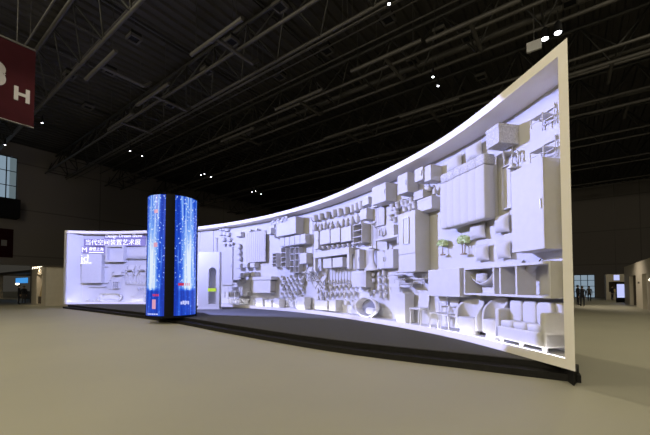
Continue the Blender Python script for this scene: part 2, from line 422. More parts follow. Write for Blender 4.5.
# ---- roof deck: ribs run along B
def roof():
    m = MB(); per = .62; a = -34.0; prof = []
    while a < 66:
        prof += [(a, 0), (a+.30, 0), (a+.36, -.13), (a+.56, -.13)]; a += per
    b0, b1 = -6, 82
    v = [hall(x, b0, CEIL+z) for x, z in prof] + [hall(x, b1, CEIL+z) for x, z in prof]; n = len(prof)
    m.add(v, [(i, i+1, n+i+1, n+i) for i in range(n-1)]); return m
tag(roof().build('ceiling', 'roof'), kind='structure')
# ---- roof trusses along A
TB = [-.3, 5.4, 11.3, 16.8, 22.0, 27.5, 34, 41, 49]
def truss_label(i):
    return ['steel roof truss crossing the top left corner above the hall banner', 'steel roof truss second from the top left corner, over the floor',
            'steel roof truss crossing the top middle of the ceiling', 'steel roof truss above the tall right end of the curved wall', 'steel roof truss behind the tall right end of the curved wall',
            'steel roof truss sixth from the front of the hall', 'steel roof truss third from the back of the hall', 'steel roof truss second from the back of the hall', 'rearmost steel roof truss by the dark back wall'][i]
def truss(i, b):
    t = thing('roof_truss', truss_label(i), 'roof truss', hall(0, b, 0), math.atan2(A.y, A.x), 'roof trusses under the hall ceiling')
    a0, a1 = -30, 62; zb, zt = 13.3, 15.35
    for y in (-.85, .85): MB().tube((a0, y, zb), (a1, y, zb), .085, n=6).build('bottom_chord', 'pipe', t)
    MB().tube((a0, 0, zt), (a1, 0, zt), .11, n=6).build('top_chord', 'steel', t)
    w = MB(); x = a0; k = 0
    while x < a1-2:
        for y in (-.85, .85):
            w.tube((x, y, zb), (x+1.4, 0, zt), .05, n=5); w.tube((x+1.4, 0, zt), (x+2.8, y, zb), .05, n=5)
        w.tube((x, -.85, zb), (x, .85, zb), .04, n=5); x += 2.8
    w.build('web', 'steel', t)
for i, b in enumerate(TB): truss(i, b)
# thin conduits that run beside the trusses
for i, (b, z, r) in enumerate([(4.1, 13.2, .04), (6.6, 14.2, .045), (12.6, 13.4, .035), (13.0, 13.4, .035), (12.2, 13.1, .03), (15.4, 14.6, .05), (18.4, 14.4, .17), (24.0, 14.4, .12), (30, 14.6, .12)]):
    m = MB().tube(hall(-30, b, z), hall(62, b, z), r, n=8)
    for a in range(-28, 62, 6): m.tube(hall(a, b, z), hall(a, b, CEIL), .015, n=4)
    tag(m.build('ceiling_pipe', 'pipe'), 'long grey ceiling pipe running parallel to the roof trusses', 'pipe', 'ceiling pipes')
# purlins along B hold the deck
for a in range(-24, 60, 6):
    tag(MB().tube(hall(a, -4, 15.5), hall(a, 78, 15.5), .07, n=6).build('roof_purlin', 'steel'), 'thin steel purlin crossing the roof trusses under the deck', 'roof beam', 'roof purlins')
# T shaped air diffuser pipes hung under the roof
TP = [((384, 57), 'large T-shaped duct near the top edge'), ((298, 100), 'T-shaped duct over the middle of the curved wall'), ((215, 38), 'T-shaped duct left of centre near the top edge'),
      ((152, 95), 'T-shaped duct above the blue column'), ((100, 66), 'T-shaped duct beside the hall banner'), ((120, 122), 'T-shaped duct low above the back wall at left'), ((237, 135), 'small far T-shaped duct over the left of the curved wall'),
      ((345, 132), 'far T-shaped duct just above the curved wall edge'), ((428, 108), 'T-shaped duct above the bed end of the curved wall'), ((470, 22), 'thick T-shaped duct near the top edge right of centre'), ((612, 62), 'T-shaped duct right of the tall wall end'), ((628, 104), 'far T-shaped duct over the right hand side')]
for (px, py), lab in TP:
    r = ray(px, py); P = r*((13.0-CAM_Z)/r.z) + Vector((0, 0, CAM_Z)); 
    t = thing('ceiling_duct', lab + ' hung from the dark roof', 'duct', P, math.atan2(A.y, A.x), 'T-shaped ceiling ducts')
    MB().tube((-1.9, 0, 0), (1.9, 0, 0), .10, n=8).build('cross_pipe', 'pipe', t)
    MB().tube((0, 0, 0), (0, -2.2, 0), .09, n=8).tube((0, -2.2, 0), (0, -2.6, .4), .09, n=8).build('branch_pipe', 'pipe', t)
    for x in (-1.5, 1.5): MB().tube((x, 0, 0), (x, 0, CEIL-13), .02, n=5).build('hanger_rod', 'steel', t)
# hung square lamps that are switched off
OFF = [(280, 8), (232, 43), (327, 52), (388, 21), (413, 63), (357, 84), (280, 78), (134, 40), (110, 73), (207, 72), (70, 76), (481, 78), (468, 39), (440, 33), (570, 4), (170, 106), (88, 108), (315, 112)]
for px, py in OFF:
    r = ray(px, py); P = r*((13.4-CAM_Z)/r.z) + Vector((0, 0, CAM_Z))
    t = thing('high_bay_lamp', 'unlit square lamp hung from the dark hall roof', 'ceiling lamp', P, math.atan2(A.y, A.x), 'unlit high bay lamps')
    m = MB()
    for s in (-1, 1): m.box(s*.24-.035, s*.24+.035, -.27, .27, 0, .14).box(-.27, .27, s*.24-.035, s*.24+.035, 0, .14)
    m.build('rim', 'pipe', t); MB().box(-.24, .24, -.24, .24, .06, .3).build('housing', 'black', t)
    MB().tube((0, 0, .3), (0, 0, CEIL-13.4), .015, n=5).build('rod', 'steel', t)
# lit lamps: a small housing with a bright lens; added spots further down light the floor
LIT = [((545, 39), 'left of the two bright lamps over the tall wall end'), ((558, 33), 'right of the two bright lamps over the tall wall end'), ((433, 77), 'upper lamp of the pair above the bed part of the wall'), ((438, 86), 'lower lamp of the pair above the bed part of the wall'),
       ((42, 123), 'lone bright ceiling lamp under the corner of the hall banner'), ((130, 151), 'left lamp of the pair above the blue column'), ((142, 156), 'right lamp of the pair above the blue column'), ((201, 175), 'left lamp of the trio right of the blue column'), ((204.5, 174), 'middle lamp of the trio right of the blue column'), ((211, 177), 'right lamp of the trio right of the blue column'),
       ((252, 192), 'left lamp of the far trio over the curved wall edge'), ((255.5, 191), 'middle lamp of the far trio over the curved wall edge'), ((261, 194), 'right lamp of the far trio over the curved wall edge'), ((5, 145), 'bright ceiling lamp above the gallery window'), ((389, 4), 'bright lamp at the top edge of the ceiling')]
for k, ((px, py), lab) in enumerate(LIT):
    r = ray(px, py); zl = 12.6 if py < 130 else 12.0; P = r*((zl-CAM_Z)/r.z) + Vector((0, 0, CAM_Z)); sz = .14 if k < 2 else .06
    t = thing('spotlight', lab, 'ceiling lamp', P, math.atan2(-P.y, -P.x), 'lit ceiling spotlights')
    MB().lathe([(sz, .02), (sz*1.15, 0), (sz*1.2, .1), (sz*.9, .42), (sz*.5, .5)], n=12).build('housing', 'black', t)
    MB().lathe([(sz*.9, -.012), (sz*.92, .03)], n=12).build('lens', 'lamp', t)
    MB().tube((0, 0, .45), (0, 0, CEIL-zl), .015, n=5).build('rod', 'steel', t)
for P in [on_floor(60, 330), on_floor(600, 330), on_floor(640, 303), on_floor(20, 312), on_floor(420, 345)]:
    spot('floor_fill_light', (P.x, P.y, 12.4), (P.x, P.y, 0), 900, WARM, 120, .8, .14)  # added lights for the floor, set apart from the lamp housings
t = thing('ceiling_panel', 'small pale square panel hung beside the bright lamps over the wall end', 'panel', at_depth(534, 46, 13.5), math.atan2(A.y, A.x))
MB().box(-.26, .26, -.05, .05, -.2, .2).build('plate', 'grille', t); MB().tube((0, 0, .2), (0, 0, 3.0), .015, n=5).build('rod', 'steel', t)
# ---- hanging hall banner
def banner():
    # the cloth hangs in the direction of B; its right edge is at pixel 35, top 52, bottom 128
    R = at_depth(35.7, 52, 14.0); zb = at_depth(33.5, 128, 14.0).z; w = 5.2
    t = thing('hall_banner', 'maroon hanging banner with pale hall number and letter H', 'banner', R, math.atan2(B.y, B.x))
    h = R.z-zb
    MB().box(-w, 0, -.02, .02, -h, 0).build('cloth', 'banner', t)
    MB().tube((-w, 0, .03), (0, 0, .03), .05, n=8).build('top_bar', 'pipe', t)
    MB().tube((-w, 0, -h), (0, 0, -h), .04, n=8).build('bottom_bar', 'pipe', t)
    for x in (-.6, -w+.6): MB().tube((x, 0, 0), (x, 0, CEIL-R.z), .015, n=5).build('hanging_cable', 'steel', t)
    H = text_mesh('letter', 'H', .76, 'bannertext', t, .004, .03); H.location = (-.40, -.03, -h*.635); 
    D = text_mesh('number', '3', 1.2, 'bannertext', t, .004, .09); D.location = (-1.20, -.03, -h*.475)
banner()
# ================================================================== stage and curved wall
def sweep(prof, s0, s1, step=.35):
    """push a closed profile of (offset, height) along the curve of the wall"""
    n = max(2, int(abs(s1-s0)/step)); rings = []
    for i in range(n+1):
        s = s0+(s1-s0)*i/n; ring = []
        for o, z in prof:
            P = curve(s, o); ring.append((P.x, P.y, z))
        rings.append(ring)
    return rings
EDGE = [(4.47, 5.90), (3.2, 6.68), (.13, 8.71), (-3.5, 12.0), (-7.15, 15.5), (-13.2, 20.3), (-19.6, 25.1)]
def catmull(P, n=10):
    P = [Vector((*p, 0)) for p in P]; out = []
    for i in range(len(P)-1):
        a, b = P[i], P[i+1]; z = P[i-1] if i else a*2-b; c = P[i+2] if i+2 < len(P) else b*2-a
        for k in range(n):
            t = k/n; out.append(.5*((2*a)+(b-z)*t+(2*z-5*a+4*b-c)*t*t+(3*a-z-3*b+c)*t**3))
    return out+[P[-1]]
EDGEC = catmull(EDGE)
def edge_in(d):
    out = []
    for i, p in enumerate(EDGEC):
        q = (EDGEC[min(i+1, len(EDGEC)-1)]-EDGEC[max(i-1, 0)]).normalized(); out.append(p+Vector((-q.y, q.x, 0))*-d)
    return out
def slab(front, back, z0, z1):
    m = MB(); n = len(front); rings = []
    for a, b in zip(front, back): rings.append([(a.x, a.y, z0), (a.x, a.y, z1), (b.x, b.y, z1), (b.x, b.y, z0)])
    return m.loft(rings)
st = thing('stage_platform', 'low black-edged stage with charcoal carpet before the curved white wall', 'stage', (0, 0, 0))
fr = EDGEC; ins = edge_in(.30)
backc = [curve(.05+(S_END-.05)*i/(len(fr)-1), .02+.90*min(1, i/3)) for i in range(len(fr))]
slab(fr, edge_in(.34), 0, .13).build('lower_step', 'step', st)
slab(ins, backc, 0, DECK-.012).build('upper_step', 'step', st)
slab(edge_in(.33), [curve(S_END*i/(len(fr)-1), .02) for i in range(len(fr))], DECK-.012, DECK).build('carpet', 'carpet', st)
wl = thing('exhibition_wall', 'tall curved white display wall framed like a shallow box around the stage', 'wall', (0, 0, 0))
SL = S_END-.75
def s_seen(o, px):
    """distance along the wall where offset o lies on the line of sight that grazes the right end"""
    r = ray(px, 250); C = _c+_n*o; cr = r.x*C[:, 1]-r.y*C[:, 0]; i = int(np.where(np.sign(cr[:-1]) != np.sign(cr[1:]))[0][0]); return float(S_ARR[i])
def slant(prof):
    n = 110; rings = []
    for i in range(n+1):
        ring = []
        for o, z in prof:
            s0 = .20+(SW-.20)*o/DEPTH if o <= DEPTH else SB+.02; P = curve(s0+(S_END-.06-s0)*i/n, o); ring.append((P.x, P.y, z))
        rings.append(ring)
    return rings
SW, SB = s_seen(DEPTH, 567.5), s_seen(DEPTH+.18, 568.0)
MB().loft(slant([(DEPTH, DECK), (DEPTH+.18, DECK), (DEPTH+.18, TOP), (DEPTH, TOP)])).build('back_panel', 'wall', wl)
MB().loft(sweep([(0, SOFFIT-.03), (.10, SOFFIT-.03), (.10, TOP), (0, TOP)], .20, S_END-.06)).build('fascia', 'frame', wl)
MB().loft(slant([(.10, SOFFIT), (DEPTH, SOFFIT), (DEPTH, TOP-.02), (.10, TOP-.02)])).build('soffit', 'frame', wl)
MB().loft(sweep([(0, DECK), (.05, DECK), (.05, LEDGE+.03), (0, LEDGE+.03)], .20, S_END-.06)).build('front_lip', 'frame', wl)
MB().loft(slant([(.05, DECK), (DEPTH, DECK), (DEPTH, LEDGE), (.05, LEDGE)])).build('ledge', 'wall', wl)
MB().loft(sweep([(.055, LEDGE), (.095, LEDGE), (.095, LEDGE+.022), (.055, LEDGE+.022)], .25, S_END-.3)).build('light_strip', 'led', wl)
def right_panel():
    c = [curve(0, 0), curve(.2, 0), curve(SW+.02, DEPTH), curve(SB, DEPTH+.18)]
    return MB().loft([[(p.x, p.y, z) for p in c] for z in (DECK, TOP)])
right_panel().build('right_end_panel', 'frame', wl)
def left_panel():
    a0, a1 = curve(S_END, 0), curve(S_END-.06, 0); b1, b0 = curve(S_END-.95, DEPTH), curve(S_END-.0, DEPTH+.18)
    q = [a0, a1, b1, b0]
    return MB().loft([[(p.x, p.y, z) for p in q] for z in (DECK, TOP)])
left_panel().build('left_end_panel', 'wall', wl)
# ---- round LED column
CC = Vector((-7.22, 15.85, 0)); CR = 1.08; CZ0, CZ1 = DECK, 5.78
cl = thing('video_column', 'round column of glowing blue curved video screens on the stage edge', 'video column', (CC.x, CC.y, DECK), math.atan2(-CC.y, -CC.x))
H = CZ1-CZ0
MB().lathe([(CR-.12, .02), (CR-.12, H-.02)], n=48).build('core', 'black', cl)
MB().lathe([(CR-.02, 0), (CR-.02, .06), (CR-.1, .07)], n=48).build('base_ring', 'black', cl)
def screen(a0, a1, name='screen', z0=.10, z1=None):
    z1 = z1 or H-.02; n = 14; v = []; f = []
    for i in range(n+1):
        t = a0+(a1-a0)*i/n; v += [(CR*math.cos(t), CR*math.sin(t), z0), (CR*math.cos(t), CR*math.sin(t), z1), ((CR-.08)*math.cos(t), (CR-.08)*math.sin(t), z0), ((CR-.08)*math.cos(t), (CR-.08)*math.sin(t), z1)]
    for i in range(n):
        k = 4*i; f += [(k, k+4, k+5, k+1), (k+1, k+5, k+7, k+3), (k, k+2, k+6, k+4), (k+2, k+3, k+7, k+6)]
    f += [(0, 1, 3, 2), (4*n, 4*n+2, 4*n+3, 4*n+1)]
    m = MB(); m.add(v, f); o = m.build(name, 'screen', cl); uv = o.data.uv_layers.new(name='UVMap')
    for p in o.data.polygons:
        for li in p.loop_indices:
            vi = o.data.loops[li].vertex_index; uv.data[li].uv = ((vi//4)/n, vi % 2)
    return o
D2 = math.radians
# camera looks along local +x of the column; the dark gap sits a little left of its middle
GAPC = D2(-6.5)
scr_r = screen(GAPC+D2(10.5), GAPC+D2(77)); scr_l = screen(GAPC-D2(10.5), GAPC-D2(79))
screen(GAPC+D2(101), GAPC+D2(169)); screen(GAPC-D2(101), GAPC-D2(169))
for k in range(4):
    t = GAPC+k*math.pi/2; m = MB(); n = 6; rings = []
    for i in range(n+1):
        q = t+D2(-10.3+20.6*i/n); rings.append([((CR+.02)*math.cos(q), (CR+.02)*math.sin(q), 0), ((CR+.02)*math.cos(q), (CR+.02)*math.sin(q), H), ((CR-.13)*math.cos(q), (CR-.13)*math.sin(q), H), ((CR-.13)*math.cos(q), (CR-.13)*math.sin(q), 0)])
    m.loft(rings).build('black_mullion', 'black', cl)
def decal(parent, deg, z, w, h, m, name):
    t0 = GAPC+D2(deg); rr = CR+.006; v = []
    for i in range(5):
        q = t0+(w/rr)*(i/4-.5); v += [(rr*math.cos(q), rr*math.sin(q), z-h/2), (rr*math.cos(q), rr*math.sin(q), z+h/2)]
    o = MB().add(v, [(2*i, 2*i+2, 2*i+3, 2*i+1) for i in range(4)]).build(name, m, parent); return o
M['pinkglow'] = mat('pink_screen_mark', (0, 0, 0), .4, emit=(.85, .42, .62), estr=.8)
decal(scr_r, 26, 1.50, .26, .12, 'red', 'red_mark')
for k, dg in enumerate((37, 42, 47)): decal(scr_r, dg, 1.50, .06, .12, 'pinkglow', 'screen_numeral')
for k in range(5): decal(scr_r, 27+k*4.6, .66+.02*(k % 2), .07, .13+.03*(k % 3), 'whitescreen', 'screen_letter')
decal(scr_l, -36, .62, .20, .42, 'pinkglow', 'pink_figure'); decal(scr_l, -34, 4.75, .2, .16, 'pinkglow', 'pink_mark'); decal(scr_l, -34, 3.25, .2, .2, 'pinkglow', 'pink_mark')
for k in range(4): decal(scr_l, -25-k*4.4, 1.02, .06, .1, 'red', 'screen_letter')
for k in range(6): decal(scr_l, -27-k*6, .18, .09, .06, 'whitescreen', 'screen_caption')
sd = MB()
for q in (D2(86), D2(94)):
    x, y = (CR+.03)*math.cos(GAPC+q), (CR+.03)*math.sin(GAPC+q)
    sd.box(x-.012, x+.012, y-.012, y+.012, 1.7, 2.9)
sd.build('pale_edge_strip', 'whitescreen', cl)
# ---- arched portal panel beside the column
def portal():
    P = on_floor(208.5, 309.3, DECK); w, h, d = 1.28, 3.50, .42
    t = thing('arched_portal', 'free-standing white panel with arched niche and lime band', 'portal', (P.x, P.y, DECK), D2(0))
    a0, a1, zs, zt = -.02, .44, .32, 2.55; r = (a1-a0)/2; cx = (a0+a1)/2
    arch = [(cx+r*math.cos(math.pi*i/12), zt-r+r*math.sin(math.pi*i/12)) for i in range(13)]    # right to left
    m = MB(); m.box(-w/2, a0, 0, d, 0, h); m.box(a1, w/2, 0, d, 0, h); m.box(a0, a1, 0, d, 0, zs)
    pts = arch
    for (xa, za), (xb, zb) in zip(pts, pts[1:]): m.prism([(xb, zb), (xa, za), (xa, h), (xb, h)], 0, d)
    m.build('panel', 'portal', t)
    MB().box(a0, a1, d-.06, d-.01, zs, zt).build('niche_back', 'portal', t)
    MB().box(a0-.03, a1+.01, -.03, .0, 1.08, 1.28).build('lime_band', 'lime', t)
    MB().box(-w/2-.05, w/2+.05, -.06, d, 0, .07).build('plinth', 'portal', t)
portal()
# ---- signs on the left part of the wall
def sign(name, label, x0, x1, yt, yb, board, p=.10):
    s, w, z0, h = spot_of(x0, x1, yt, yb, p); loc, rz = seat_at(s, z0, w)
    t = thing(name, label, 'sign', loc, rz)
    if board: MB().box(-w/2, w/2, -p, 0, 0, h).build('board', board, t)
    return t, w, h, p
t, w, h, p = sign('exhibition_sign', 'lilac sign board with nine white Chinese characters along the wall top', 81.5, 146, 239.3, 246.4, 'lilac')
o = text_mesh('characters', '当代空间装置艺术展', h*.86, 'signwhite', t, .02, 0); 
bb = [Vector(c) for c in o.bound_box]; tw = max(c.x for c in bb)-min(c.x for c in bb); o.scale = (w*.90/tw, 1, 1); o.location = (-.02*w, -p-.03, h*.47)
t, w, h, p = sign('english_sign', 'narrow lilac sign board reading Design Dream Show above the Chinese characters', 103.5, 146, 233.6, 238.9, 'lilac')
o = text_mesh('lettering', 'Design Dream Show', h*.9, 'signwhite', t, .02, .0)
bb = [Vector(c) for c in o.bound_box]; tw = max(c.x for c in bb)-min(c.x for c in bb); o.scale = (w*.90/tw, 1, 1); o.location = (-.02*w, -p-.03, h*.52)
t, w, h, p = sign('organizer_sign', 'pale lilac sign with big white M and small characters under the long sign', 80.5, 106.5, 247.0, 253.3, 'lilac', .08)
o = text_mesh('letter', 'M', h*1.1, 'signwhite', t, .02, .0); o.location = (-.36*w, -p-.03, h*.48)
o = text_mesh('characters', '摩登上海', h*.6, 'signwhite', t, .02, 0); o.location = (.12*w, -p-.03, h*.62)
bb = [Vector(c) for c in o.bound_box]; tw = max(c.x for c in bb)-min(c.x for c in bb); o.scale = (w*.58/tw, 1, 1)
MB().box(-.18*w, .42*w, -p-.04, -p-.02, .06*h, .2*h).build('underline', 'signwhite', t)
# ================================================================== kiosks and people at the rim of the hall
def left_kiosk():
    C = on_floor(45.5, 306.2); la, lb, h = 4.2, 4.5, 3.25
    t = thing('exhibition_kiosk', 'cream exhibition booth with a lit niche left of the curved wall', 'booth', (C.x, C.y, 0), math.atan2(B.y, B.x))
    # local +x = B (right face), local +y = A (left face runs this way)
    n0, n1, z0, z1, dp = 1.2, 2.6, .15, 2.65, .45
    m = MB().box(0, lb, 0, n0, 0, h).box(0, lb, n1, la, 0, h).box(dp, lb, n0, n1, 0, h).box(0, dp, n0, n1, 0, z0).box(0, dp, n0, n1, z1, h)
    m.build('walls', 'kiosk', t); MB().box(-.08, lb+.05, -.08, la+.08, h, h+.12).build('roof', 'kioskdark', t)
    for i, y in enumerate((.9, 1.55, 2.25, 2.9)):
        MB().tube((-.25, y, h-.10), (-.25, y, h-.02), .035, n=8).tube((-.25, y, h+.05), (.05, y, h+.05), .02, n=6).tube((-.25, y, h-.02), (-.25, y, h+.05), .02, n=6).build('picture_lamp', 'warmlamp', t)
    k = spot('kiosk_spot', (0, 0, 0), (0, 0, -1), 60, (1, .82, .58), 90, .6, .05); k.parent = t; k.location = (-.5, 1.9, h+.1); k.rotation_euler = Vector((.62, 0, -1)).to_track_quat('-Z', 'Y').to_euler()
    k = spot('kiosk_spot', (0, 0, 0), (0, 0, -1), 40, (1, .72, .5), 80, .8, .05); k.parent = t; k.location = (2.3, -.7, 2.9); k.rotation_euler = Vector((0, .6, -1)).to_track_quat('-Z', 'Y').to_euler()
    g = thing('gold_sculpture', 'tapering gold sculpture standing in the lit niche of the booth', 'sculpture', t.matrix_basis @ Vector((.22, 1.9, z0)), math.atan2(B.y, B.x))
    MB().box(-.2, .2, -.3, .3, 0, .62).build('pedestal', 'kioskdark', g, .02)
    MB().lathe([(.36, .62), (.30, .8), (.17, 1.3), (.08, 1.7), (.06, 1.95), (.10, 2.08), (.04, 2.2)], n=14, sx=.5).build('figure', 'gold', g)
left_kiosk()
def left_stand():
    P = on_floor(31, 304.4)+A*4+B*1.5; t = thing('dark_stand', 'dark brown open exhibition stand seen through the passage at the left edge of the hall', 'booth', (P.x, P.y, 0), math.atan2(-A.y, -A.x))
    L = 20.5
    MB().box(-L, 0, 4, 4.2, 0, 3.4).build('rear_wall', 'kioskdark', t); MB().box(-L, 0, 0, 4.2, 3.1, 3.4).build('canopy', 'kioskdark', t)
    MB().box(-L, -18.6, 0, .5, 0, 3.1).build('lit_pillar', 'kiosk', t)
    MB().box(-11, -6.1, .3, .4, 2.0, 2.6).build('blue_screen', 'bluescreen', t)
    MB().lathe([(.0, 0), (.16, .05), (.22, .2), (.12, .36)], c=(-14.7, 1.2, 1.75), n=10).build('globe_lamp', 'warmlamp', t)
    MB().box(-13.4, -12.8, 2.2, 2.3, 1.25, 1.55).build('small_lightbox', 'warmlamp', t)
    MB().box(-15.2, -9, 1.6, 2.3, 0, 1.0).build('counter', 'kioskdark', t)
    k = spot('stand_spot', (0, 0, 0), (0, 0, -1), 160, (1, .8, .55), 100, .7, .05); k.parent = t; k.location = (-19.3, -1.0, 3.2); k.rotation_euler = Vector((0, .5, -1)).to_track_quat('-Z', 'Y').to_euler()
left_stand()
t = thing('wall_poster', 'dark maroon wall poster with a small pale square below the gallery window', 'poster', pl + B*13.2 - Vector((B.y, -B.x, 0))*0 + Vector((0, 0, 4.4)), math.atan2(B.y, B.x))
MB().box(0, 4.95, -.06, -.01, 0, 2.75).build('sheet', 'banner', t); MB().box(4.1, 4.5, -.08, -.06, 1.1, 1.65).build('pale_square', 'bannertext', t)
def right_booth():
    P0 = on_floor(625, 303.2); L = 16; h0 = 3.5
    t = thing('white_booth', 'long cream booth with two dark doorways at the right edge', 'booth', (P0.x, P0.y, 0), math.atan2(-B.y, -B.x))
    # local +x comes toward the camera along the face; +y points left/back, so the face is y = 0 and the body lies at y < 0... body on the right
    d = [(3.5, 7.2), (10.2, 12.0)]
    xs = [0, d[0][0], d[0][1], d[1][0], d[1][1], L]; m = MB()
    for i in range(5):
        a, b = xs[i], xs[i+1]
        if i % 2: m.box(a, b, 0, .25, 2.55, h0)
        else: m.box(a, b, 0, .25, 0, h0)
    m.box(0, .2, 0, 5, 0, h0); m.build('walls', 'kiosk', t)
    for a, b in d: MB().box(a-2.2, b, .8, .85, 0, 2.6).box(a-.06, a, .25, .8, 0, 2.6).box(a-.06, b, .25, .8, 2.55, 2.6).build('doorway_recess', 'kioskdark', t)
    MB().box(d[0][1]-1.2, d[0][1]-.5, .3, .36, .3, 2.2).build('pale_door_edge', 'kiosk', t)
    MB().box(8.4, 9.0, -.03, 0, 1.85, 2.0).build('name_plate', 'kioskdark', t)
    MB().lathe([(.1, 0), (.13, .08), (.06, .16)], c=(14.2, -.08, 2.0), n=10).build('wall_lamp', 'warmlamp', t)
    k = spot('booth_spot', (0, 0, 0), (0, 0, -1), 420, (1, .88, .7), 120, .8, .1); k.parent = t; k.location = (9, -3.2, 4.4); k.rotation_euler = Vector((0, .6, -1)).to_track_quat('-Z', 'Y').to_euler()
right_booth()
def far_kiosk():
    P = on_floor(606.5, 300.0); t = thing('far_kiosk', 'small cream kiosk with a dark serving opening at the far right', 'booth', (P.x, P.y, 0), math.atan2(-A.y, -A.x))
    w, h = 2.3, 3.05
    MB().box(0, .25, 0, 2, 0, h).box(w-.2, w, 0, 2, 0, h).box(.25, w-.2, 0, 2, 2.15, h).box(.25, w-.2, 0, .3, 0, .95).build('frame', 'kiosk', t)
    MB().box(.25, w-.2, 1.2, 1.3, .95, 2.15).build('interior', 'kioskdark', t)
    MB().box(.5, 1.0, .4, .9, .95, 1.3).build('counter_box', 'gold', t)
far_kiosk()
P = at_depth(617, 277.6, 35); t = thing('light_box_sign', 'bright white light box above the digital totem at far right', 'sign', P, 0)
MB().box(-.26, .26, 0, .1, -.28, .28).build('panel', 'whitescreen', t); MB().tube((0, .1, .2), (0, .1, CEIL-P.z), .015, n=5).build('rod', 'steel', t)
P = on_floor(621, 302.6); t = thing('digital_totem', 'upright black totem with a glowing lavender screen beside the far booth', 'screen', (P.x, P.y, 0), D2(-20))
MB().box(-.36, .36, 0, .14, 0, 1.95).build('case', 'black', t, .02); MB().box(-.30, .30, -.012, 0, .5, 1.85).build('screen', 'whitescreen', t)
# ---- people
def person(P, rz, label, top, legs, h=1.72, step=.0, arm=.0):
    k = h/1.72
    V = [(0, 0, .94), (0, 0, 1.12), (0, .01, 1.32), (0, 0, 1.45), (0, -.01, 1.53), (0, -.015, 1.62), (0, -.01, 1.68)]
    R = [(.155, .115), (.14, .10), (.165, .11), (.09, .075), (.055, .055), (.085, .10), (.06, .07)]
    E = [(0, 1), (1, 2), (2, 3), (3, 4), (4, 5), (5, 6)]
    def chain(st, pts):
        p = st
        for v, r in pts: V.append(v); R.append(r); E.append((p, len(V)-1)); p = len(V)-1
        return p
    for s in (-1, 1):
        chain(0, [((s*.095, -s*step*.3, .86), (.09, .09)), ((s*.10, -s*step, .50), (.062, .065)), ((s*.105, -s*step*1.2+.03, .09), (.04, .045)), ((s*.11, -s*step*1.2-.12, .035), (.038, .03))])
        e = chain(2, [((s*.19, 0, 1.40), (.06, .06)), ((s*.235, .02, 1.13), (.045, .045)), ((s*.23, -.08-arm, .90), (.032, .034)), ((s*.225, -.10-arm, .81), (.036, .022))])
        for q in range(4): chain(e, [((s*.225+(q-1.5)*.016, -.11-arm, .76), (.009, .009)), ((s*.225+(q-1.5)*.016, -.095-arm, .715-.008*abs(q-1.5)), (.007, .007))])
        chain(e, [((s*.20, -.135-arm, .80), (.010, .010)), ((s*.195, -.15-arm, .765), (.008, .008))])
    me = bpy.data.meshes.new('person'); me.from_pydata([(x*k, y*k, z*k) for x, y, z in V], E, [])
    o = bpy.data.objects.new('person', me); COL.objects.link(o)
    md = o.modifiers.new('skin', 'SKIN')
    for i, r in enumerate(R): me.skin_vertices[0].data[i].radius = (r[0]*k, r[1]*k)
    me.skin_vertices[0].data[0].use_root = True
    sb = o.modifiers.new('sub', 'SUBSURF'); sb.levels = 1; sb.render_levels = 1
    bpy.context.view_layer.update()
    nm = bpy.data.meshes.new_from_object(o.evaluated_get(bpy.context.evaluated_depsgraph_get()))
    o.modifiers.clear(); o.data = nm
    nm.materials.clear()
    for n in (legs, top, 'skin', 'black'): nm.materials.append(M[n])
    for p in nm.polygons:
        z = p.center.z/k; x = abs(p.center.x)/k
        p.material_index = 2 if z > 1.49 or (z < .87 and x > .17) else (3 if z < .08 else (0 if z < .95 and x < .19 else 1)); p.use_smooth = True
    hr = MB().blob((0, .015*k, 1.645*k), (.098*k, .112*k, .10*k)); hr.v = [(x, y, z) if not (y < -.05*k and z < 1.67*k) else (x, -.05*k, max(z, 1.66*k)) for x, y, z in hr.v]
    hr.build('hair', 'hair', o)
    fc = MB().blob((0, -.118*k, 1.60*k), (.012*k, .02*k, .018*k), n=8, m=6)
    for s in (-1, 1): fc.blob((s*.09*k, 0, 1.605*k), (.012*k, .02*k, .03*k), n=8, m=6)
    fc.build('nose_and_ears', 'skin', o)
    ey = MB()
    for s in (-1, 1): ey.blob((s*.032*k, -.098*k, 1.625*k), (.012*k, .008*k, .008*k), n=8, m=6)
    ey.build('eyes', 'black', o)
    o.location = (P.x, P.y, -.0); o.rotation_euler = (0, 0, rz); tag(o, label, 'person'); return o
person(on_floor(582.5, 306.4), 2.6, 'person in dark clothes standing nearest, right of the wall end', 'navy', 'navy', 1.68)
person(on_floor(578.2, 305.0), 1.4, 'person in dark clothes partly hidden behind the wall end', 'navy', 'navy', 1.74)
person(on_floor(589.5, 301.5), -.6, 'person in grey top walking before the far glass entrance', 'greycloth', 'navy', 1.62, .12)
person(on_floor(612.5, 300.4), .3, 'person in dark top standing at the far cream kiosk', 'navy', 'navy', 1.66)
person(on_floor(18.7, 304.4), 2.2, 'person in dark coat standing before the dark stand at left', 'navy', 'navy', 1.76)
person(on_floor(23.6, 303.4), .5, 'person in dark clothes behind the counter of the left stand', 'navy', 'greycloth', 1.66)
